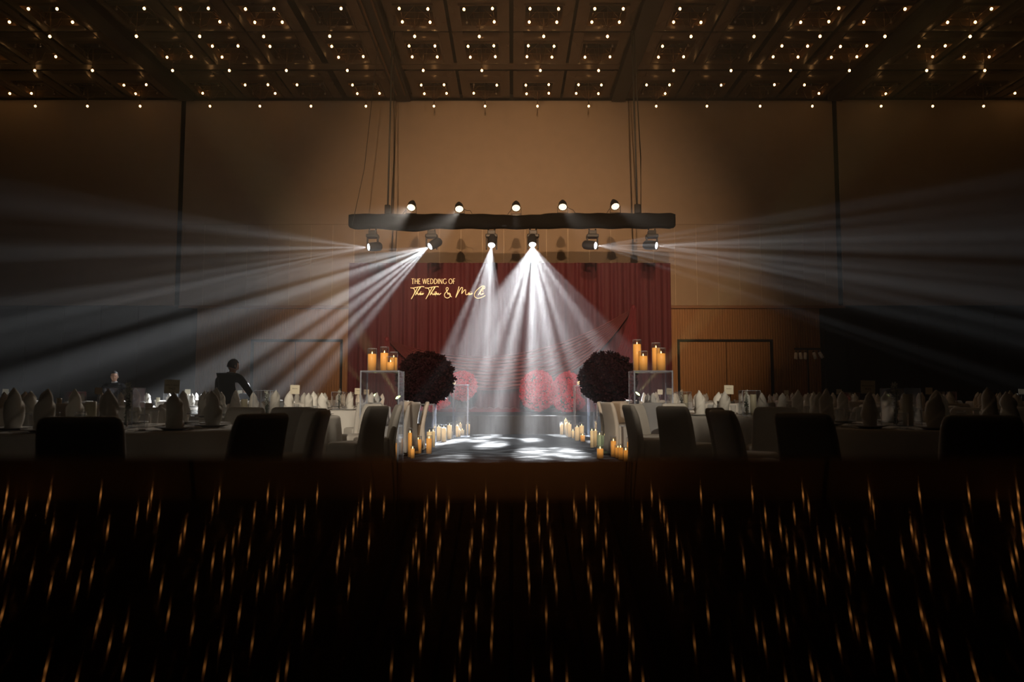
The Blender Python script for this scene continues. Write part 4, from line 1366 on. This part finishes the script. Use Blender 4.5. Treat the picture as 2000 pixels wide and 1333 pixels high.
ball_px(838, 799, 13, 20.4, M['rose'], 7, 'low spiky red flower clump on the stage floor at its left', 170, floor=0.474, sc=(2.3, 1, 0.95), fs=0.09, shaggy=0.3)
p = at(903, 785, 21.2)
acrylic_stand(p.x, 21.05, 0.36, 0.34, p.z, 'clear acrylic stand on the stage under the left red flower ball')
bpy.data.objects['acrylic_stand.006'].location.z = 0
for o in bpy.data.objects['acrylic_stand.006'].children:
    o.scale.z = (p.z - zs) / p.z
bpy.data.objects['acrylic_stand.006'].location.z = zs + 0.001
p = at(1112, 783, 20.9)
acrylic_stand(p.x, 20.75, 0.36, 0.34, p.z - zs, 'clear acrylic stand on the stage under the right red flower ball')
bpy.data.objects['acrylic_stand.007'].location.z = zs + 0.001

# ================================================================== STAGE UPLIGHTS
def uplight(px, py, Y, v, label, watts):
    p = at(px, py, Y)
    root = empty('uplight', (p.x, Y, 0)); tag(root, label, 'spotlight', 'small uplights behind the third aisle tables')
    MB().lathe([(0.001, 0), (0.16, 0), (0.16, 0.012), (0.02, 0.02), (0.001, 0.02)], 18).build('base', M['black_metal'], root)
    MB().cyl((0, 0, 0.015), (0, 0, p.z - 0.10), 0.016).build('pole', M['black_metal'], root)
    dv = Vector(v).normalized()
    mt = Matrix.Translation((0, 0, p.z)) @ head_axis_mtx(dv)
    h = MB().lathe([(0.001, -0.18), (0.05, -0.17), (0.062, -0.10), (0.066, 0.0), (0.058, 0.0), (0.056, -0.015)], 14, mtx=mt).build('can', M['black_metal'], root)
    MB().lathe([(0.001, 0.002), (0.055, -0.012)], 14, mtx=mt).build('lens', M['green_led'], h)
    l = spot('uplight_lamp', Vector((p.x, Y, p.z)) + dv * 0.03, Vector((p.x, Y, p.z)) + dv * 3, watts, (1.0, 0.90, 0.35), 11, 0.4, 0.02)
    return root
uplight(777, 776, 14.0, (-0.50, -0.75, 1.0), 'small yellow-lit uplight on a post beside the left burgundy flower ball', 4200)
uplight(731, 772, 14.25, (-0.8, -0.75, 1.0), 'small yellow-lit uplight on a post behind the third left aisle table', 1500)
uplight(1246, 769, 14.0, (0.75, -0.75, 1.0), 'small yellow-lit uplight on a post beside the right burgundy flower ball', 3600)

# ================================================================== LIGHT STAND by the right column
YLS = 21.6
ps = at(1577, 682, YLS)
ls = empty('light_stand', (ps.x, YLS, 0)); tag(ls, 'dark T-bar light stand before the oak wall right of the double doors', 'stand')
MB().cyl((0, 0, 0.12), (0, 0, ps.z), 0.024).build('pole', M['black_metal'], ls)
for k in range(3):
    a = R(90 + 120 * k)
    MB().cyl((0, 0, 0.45), (0.5 * math.cos(a), 0.5 * math.sin(a), 0.015), 0.014).build('leg', M['black_metal'], ls)
MB().box((0, 0, ps.z), (0.80, 0.05, 0.06), bev=0.008).build('crossbar', M['black_metal'], ls)
for i, (px, tl) in enumerate(((1555, 0.1), (1562, -0.15), (1573, 0.05), (1588, -0.3), (1598, -0.55))):
    q = at(px, 684, YLS)
    cn = empty('stage_can', (q.x, YLS, ps.z - 0.056)); tag(cn, 'pale small stage can hanging from the T-bar, %s from the left' % ORD[i], 'spotlight', 'cans on the light stand')
    mt = Matrix.Rotation(tl, 4, 'Y')
    MB().lathe([(0.001, -0.26), (0.045, -0.26), (0.052, -0.24), (0.052, -0.08), (0.03, -0.05), (0.001, -0.05)], 12, mtx=mt).build('can', M['grey_metal'], cn)
    MB().box((0, 0, -0.03), (0.03, 0.03, 0.06), mtx=mt).build('clamp', M['black_metal'], cn)

# low oak sideboard by the left oak wall
sa, sb = at(487, 776, 23.2), at(672, 776, 23.2)
sbd = empty('sideboard', ((sa.x + sb.x) / 2, 23.2, 0)); tag(sbd, 'long low oak sideboard before the left oak wall', 'sideboard')
wd = sb.x - sa.x
MB().box((0, 0, sa.z - 0.02), (wd + 0.04, 0.50, 0.04), bev=0.006).build('top', M['oak_flat'], sbd)
MB().box((0, 0.02, sa.z / 2), (wd, 0.42, sa.z - 0.10)).build('carcass', M['oak_flat'], sbd)
for k in range(5):
    d = MB().box((-wd / 2 + (k + 0.5) * wd / 5, -0.21, sa.z / 2), (wd / 5 - 0.015, 0.02, sa.z - 0.14), bev=0.004).build('door', M['oak_flat'], sbd)
    MB().box((-wd / 2 + (k + 0.86) * wd / 5, -0.228, sa.z * 0.62), (0.012, 0.016, 0.12)).build('handle', M['bronze'], d)
for sx in (-1, 1):
    MB().box((sx * (wd / 2 - 0.1), 0, 0.03), (0.08, 0.36, 0.06)).build('foot', M['black_metal'], sbd)

# ================================================================== PEOPLE
def skinned(name, J, E, m, parent, sub=2):
    """J: {joint: (pos, radius)}; E: list of edges; grows one continuous surface"""
    names = list(J)
    me = bpy.data.meshes.new(name)
    me.from_pydata([J[k][0] for k in names], [(names.index(a), names.index(b)) for a, b in E], [])
    ob = bpy.data.objects.new(name, me)
    C.objects.link(ob)
    ob.modifiers.new('skin', 'SKIN').use_smooth_shade = True
    ob.modifiers.new('sub', 'SUBSURF').levels = sub
    for k, sv in zip(names, me.skin_vertices[0].data):
        r = J[k][1]
        sv.radius = (r, r) if not isinstance(r, tuple) else r
    me.skin_vertices[0].data[0].use_root = True
    dg = bpy.context.evaluated_depsgraph_get(); dg.update()
    m2 = bpy.data.meshes.new_from_object(ob.evaluated_get(dg))
    bpy.data.objects.remove(ob)
    m2.materials.clear(); m2.materials.append(m)
    for p_ in m2.polygons: p_.use_smooth = True
    return link(name, m2, parent)

def head_mesh(mb, mtx):
    """egg-shaped skull with brow, nose, chin; face towards -Y, centre of the head at the origin"""
    n, k = 24, 18
    rings = []
    for i in range(k + 1):
        t = i / k
        z = -0.118 + 0.232 * t
        rz = math.sin(PI * min(1, max(0.0, t))) ** 0.55
        w_ = 0.074 * rz * (0.78 + 0.22 * min(1, t * 2.2))
        d_ = 0.094 * rz * (0.80 + 0.20 * min(1, t * 2.0))
        r = []
        for j in range(n):
            a = 2 * PI * j / n
            x, y = w_ * math.cos(a), d_ * math.sin(a)
            fr_ = max(0, -math.sin(a)) ** 6
            if abs(z + 0.010) < 0.035: y -= 0.024 * fr_ ** 3 * (1 - abs(z + 0.018) / 0.04 if abs(z + 0.018) < 0.04 else 0)
            if abs(z - 0.030) < 0.016: y -= 0.004 * fr_
            if z < -0.085: y -= 0.008 * fr_
            if abs(z + 0.052) < 0.010: y -= 0.006 * fr_ ** 2
            r.append((x, y, z))
        rings.append(r)
    mb.loft(rings, mtx=mtx)
    for s2 in (-1, 1):
        mb.ball(tuple(mtx @ Vector((s2 * 0.074, 0.008, -0.005))), 0.026, 8, 6, (0.35, 0.7, 1.1))

def person(name, loc, label, joints, head_c, head_rot, arms_hands, seated=False):
    root = empty(name, loc); tag(root, label, 'person')
    J, E = joints
    skinned('suit', J, E, M['suit'], root)
    mt = Matrix.Translation(head_c) @ head_rot.to_matrix().to_4x4()
    hm = MB(); head_mesh(hm, mt)
    nk = Vector(J['neck'][0])
    hm.cyl(nk - Vector((0, 0, 0.05)), Vector(head_c) + Vector((0, 0.0, -0.06)), 0.052, 0.050, 12)
    hd = hm.build('head', M['skin'], root)
    hr = MB()
    n, k = 24, 10
    rings = []
    for i in range(k + 1):
        t = i / k
        zz = -0.045 + 0.172 * t
        q = max(0.02, 1 - ((zz - 0.0) / 0.128) ** 2) ** 0.5
        r = []
        for j in range(n):
            a = 2 * PI * j / n
            cut = 0.0
            if zz < 0.065 and -math.sin(a) > 0.25: cut = 0.022 * min(1, (-math.sin(a) - 0.25) * 4)
            r.append(((0.083 * q - cut) * math.cos(a), (0.104 * q - cut) * math.sin(a) + 0.008 + cut * 0.5, zz))
        rings.append(r)
    hr.loft(rings, mtx=mt)
    hr.build('hair', M['hair'], hd)
    ey = MB()
    for s2 in (-1, 1):
        ey.ball(tuple(mt @ Vector((s2 * 0.031, -0.078, 0.006))), 0.010, 8, 6)
    ey.build('eyes', M['eye'], hd)
    cl = MB().lathe([(0.068, -0.03), (0.060, 0.02), (0.055, 0.03), (0.057, 0.0), (0.06, -0.03)], 14, mtx=Matrix.Translation(nk))
    cl.build('collar', M['shirt'], root)
    for (w0, d) in arms_hands:
        w0 = Vector(w0); d = Vector(d).normalized()
        q = d.to_track_quat('Z', 'Y').to_matrix()
        hj = {'wrist': (tuple(w0), 0.026), 'palm': (tuple(w0 + d * 0.05), (0.040, 0.018)), 'knuckles': (tuple(w0 + d * 0.09), (0.042, 0.015))}
        hE = [('wrist', 'palm'), ('palm', 'knuckles')]
        for fi in range(4):
            off = q @ Vector((-0.030 + 0.020 * fi, 0, 0))
            L_ = (0.060, 0.072, 0.068, 0.052)[fi]
            b = w0 + d * 0.085 + off
            hj['f%da' % fi] = (tuple(b), 0.009)
            hj['f%db' % fi] = (tuple(b + d * L_ * 0.55 + q @ Vector((0, -0.006, 0))), 0.008)
            hj['f%dc' % fi] = (tuple(b + d * L_ + q @ Vector((0, -0.022, 0))), 0.007)
            hE += [('palm', 'f%da' % fi), ('f%da' % fi, 'f%db' % fi), ('f%db' % fi, 'f%dc' % fi)]
        t0 = w0 + d * 0.03 + q @ Vector((0.035, 0, 0))
        hj['ta'] = (tuple(t0), 0.011); hj['tb'] = (tuple(t0 + d * 0.035 + q @ Vector((0.020, -0.006, 0))), 0.009); hj['tc'] = (tuple(t0 + d * 0.062 + q @ Vector((0.024, -0.012, 0))), 0.008)
        hE += [('wrist', 'ta'), ('ta', 'tb'), ('tb', 'tc')]
        skinned('hand', hj, hE, M['skin'], root, 1)
    return root

def body(lean=(0, 0), sh=0.20, hipz=0.93, tor=0.52, yaw=0.0, armL=None, armR=None, seat=False):
    """joints of a suited figure, facing -Y before yaw"""
    rz = Matrix.Rotation(yaw, 3, 'Z')
    def P(x, y, z): return tuple(rz @ Vector((x, y, z)))
    lx, ly = lean
    J, E = {}, []
    J['pelvis'] = (P(0, 0, hipz), (0.165, 0.125))
    J['waist'] = (P(lx * 0.3, ly * 0.3, hipz + 0.16), (0.155, 0.115))
    J['chest'] = (P(lx * 0.75, ly * 0.75, hipz + 0.36), (0.185, 0.135))
    J['upper'] = (P(lx * 0.95, ly * 0.95, hipz + tor - 0.04), (0.130, 0.105))
    J['neck'] = (P(lx, ly, hipz + tor), (0.066, 0.062))
    E += [('pelvis', 'waist'), ('waist', 'chest'), ('chest', 'upper'), ('upper', 'neck')]
    for s2, nm, arm in ((-1, 'R', armR), (1, 'L', armL)):
        J['sh' + nm] = (P(lx * 0.92 + s2 * sh, ly * 0.92, hipz + tor - 0.09), 0.072)
        el, wr = arm
        J['el' + nm] = (P(*el), 0.052)
        J['wr' + nm] = (P(*wr), 0.036)
        E += [('upper', 'sh' + nm), ('sh' + nm, 'el' + nm), ('el' + nm, 'wr' + nm)]
        if seat:
            J['hip' + nm] = (P(s2 * 0.09, -0.05, hipz - 0.02), 0.095)
            J['kn' + nm] = (P(s2 * 0.12, -0.45, hipz + 0.02), 0.070)
            J['an' + nm] = (P(s2 * 0.12, -0.42, 0.09), 0.050)
            J['to' + nm] = (P(s2 * 0.12, -0.60, 0.045), 0.042)
        else:
            J['hip' + nm] = (P(s2 * 0.09, 0, hipz - 0.10), 0.100)
            J['kn' + nm] = (P(s2 * 0.10, -0.02, 0.50), 0.070)
            J['an' + nm] = (P(s2 * 0.10, 0.02, 0.09), 0.052)
            J['to' + nm] = (P(s2 * 0.11, -0.16, 0.045), 0.042)
        E += [('pelvis', 'hip' + nm), ('hip' + nm, 'kn' + nm), ('kn' + nm, 'an' + nm), ('an' + nm, 'to' + nm)]
    return (J, E), P

# waiter bending over the table, back to the camera
y1 = 12.0
h1 = at(440, 724, y1)
j1, P1 = body(lean=(0.08, -0.26), sh=0.21, hipz=0.92, tor=0.44, yaw=R(168), armL=((0.34, -0.32, 1.02), (0.40, -0.46, 0.86)), armR=((-0.30, -0.30, 1.00), (-0.28, -0.46, 0.88)))
nkx = j1[0]['neck'][0]
loc1 = Vector((h1.x - nkx[0] - 0.02, y1 + 0.0, 0))
person('waiter', loc1, 'person in a dark suit bending over a table with back turned', j1,
       Vector((nkx[0] + 0.03, nkx[1] + 0.05, nkx[2] + 0.135)), Euler((R(16), 0, R(140))), [(j1[0]['wrL'][0], P1(0.02, -0.10, -0.16)), (j1[0]['wrR'][0], P1(0.02, -0.12, -0.16))])
# waiter standing far back, facing the camera
h2 = at(225, 736, 16.0)
hz2 = h2.z - 0.135
j2, P2 = body(lean=(0.0, -0.03), sh=0.19, hipz=0.86, tor=hz2 - 0.86, yaw=R(12), armL=((0.29, 0.02, 1.02), (0.30, -0.12, 0.80)), armR=((-0.29, 0.02, 1.02), (-0.28, -0.12, 0.80)))
nk = j2[0]['neck'][0]
person('waiter', (h2.x, 16.0, 0), 'person in a dark suit with white collar standing far back facing forward', j2,
       Vector((nk[0], nk[1] - 0.015, nk[2] + 0.135)), Euler((R(4), 0, R(20))), [(j2[0]['wrL'][0], (0, -0.1, -1)), (j2[0]['wrR'][0], (0, -0.1, -1))])
# seated person by the sideboard
h3 = at(482, 758, 16.4)
j3, P3 = body(lean=(0.0, -0.04), sh=0.19, hipz=0.53, tor=h3.z - 0.135 - 0.53, yaw=R(10), seat=True, armL=((0.28, -0.02, 0.78), (0.16, -0.28, 0.66)), armR=((-0.28, -0.02, 0.78), (-0.16, -0.28, 0.66)))
nk = j3[0]['neck'][0]
person('guest', (h3.x, 16.4, 0), 'person in a dark suit seated on a chair before the sideboard', j3,
       Vector((nk[0], nk[1] - 0.015, nk[2] + 0.135)), Euler((R(3), 0, R(25))), [(j3[0]['wrL'][0], (-0.5, -1, -0.1)), (j3[0]['wrR'][0], (0.5, -1, -0.1))])
place('chair', chair0, (h3.x, 16.44, 0), R(190), 'white-covered chair under the seated person before the sideboard', 'chair', 'banquet chairs around the tables')

# ================================================================== GLOSSY BLACK BOARD under the camera
PHI = R(7.65)
H0 = 0.16  # tilted glossy sheet near the lens; tabletop form, legs and rail made up
brd = empty('board', (0, 0, 0)); tag(brd, 'glossy black tilted desk top in the closest foreground, mirroring the ceiling lights', 'board')
def on_board(s_, n_=0.0, x=0.0):
    return Vector((x, s_ * math.cos(PHI) - (n_ - H0) * -math.sin(PHI) * -1 + 0.0, CAMZ + s_ * math.sin(PHI) + (n_ - H0) * math.cos(PHI)))
SE = 0.72
mt = Matrix.Translation((0, 0, CAMZ)) @ Matrix.Rotation(PHI, 4, 'X') @ Matrix.Translation((0, 0, -H0))
MB().box((0, (SE + 0.02) / 2, -0.012), (2.4, SE - 0.02, 0.024), mtx=mt, bev=0.003).build('top', M['black_gloss'], brd)
zf = (mt @ Vector((0, SE - 0.05, -0.02))).z
zn = (mt @ Vector((0, 0.06, -0.02))).z
for sx in (-1.12, 1.12):
    for yy, zz in ((0.08, zn), (SE - 0.06, zf)):
        MB().box((sx, yy, zz / 2), (0.06, 0.06, zz - 0.005)).build('leg', M['black_side'], brd)
MB().box((0, SE - 0.05, zf - 0.10), (2.2, 0.02, 0.16)).build('front_rail', M['black_side'], brd)
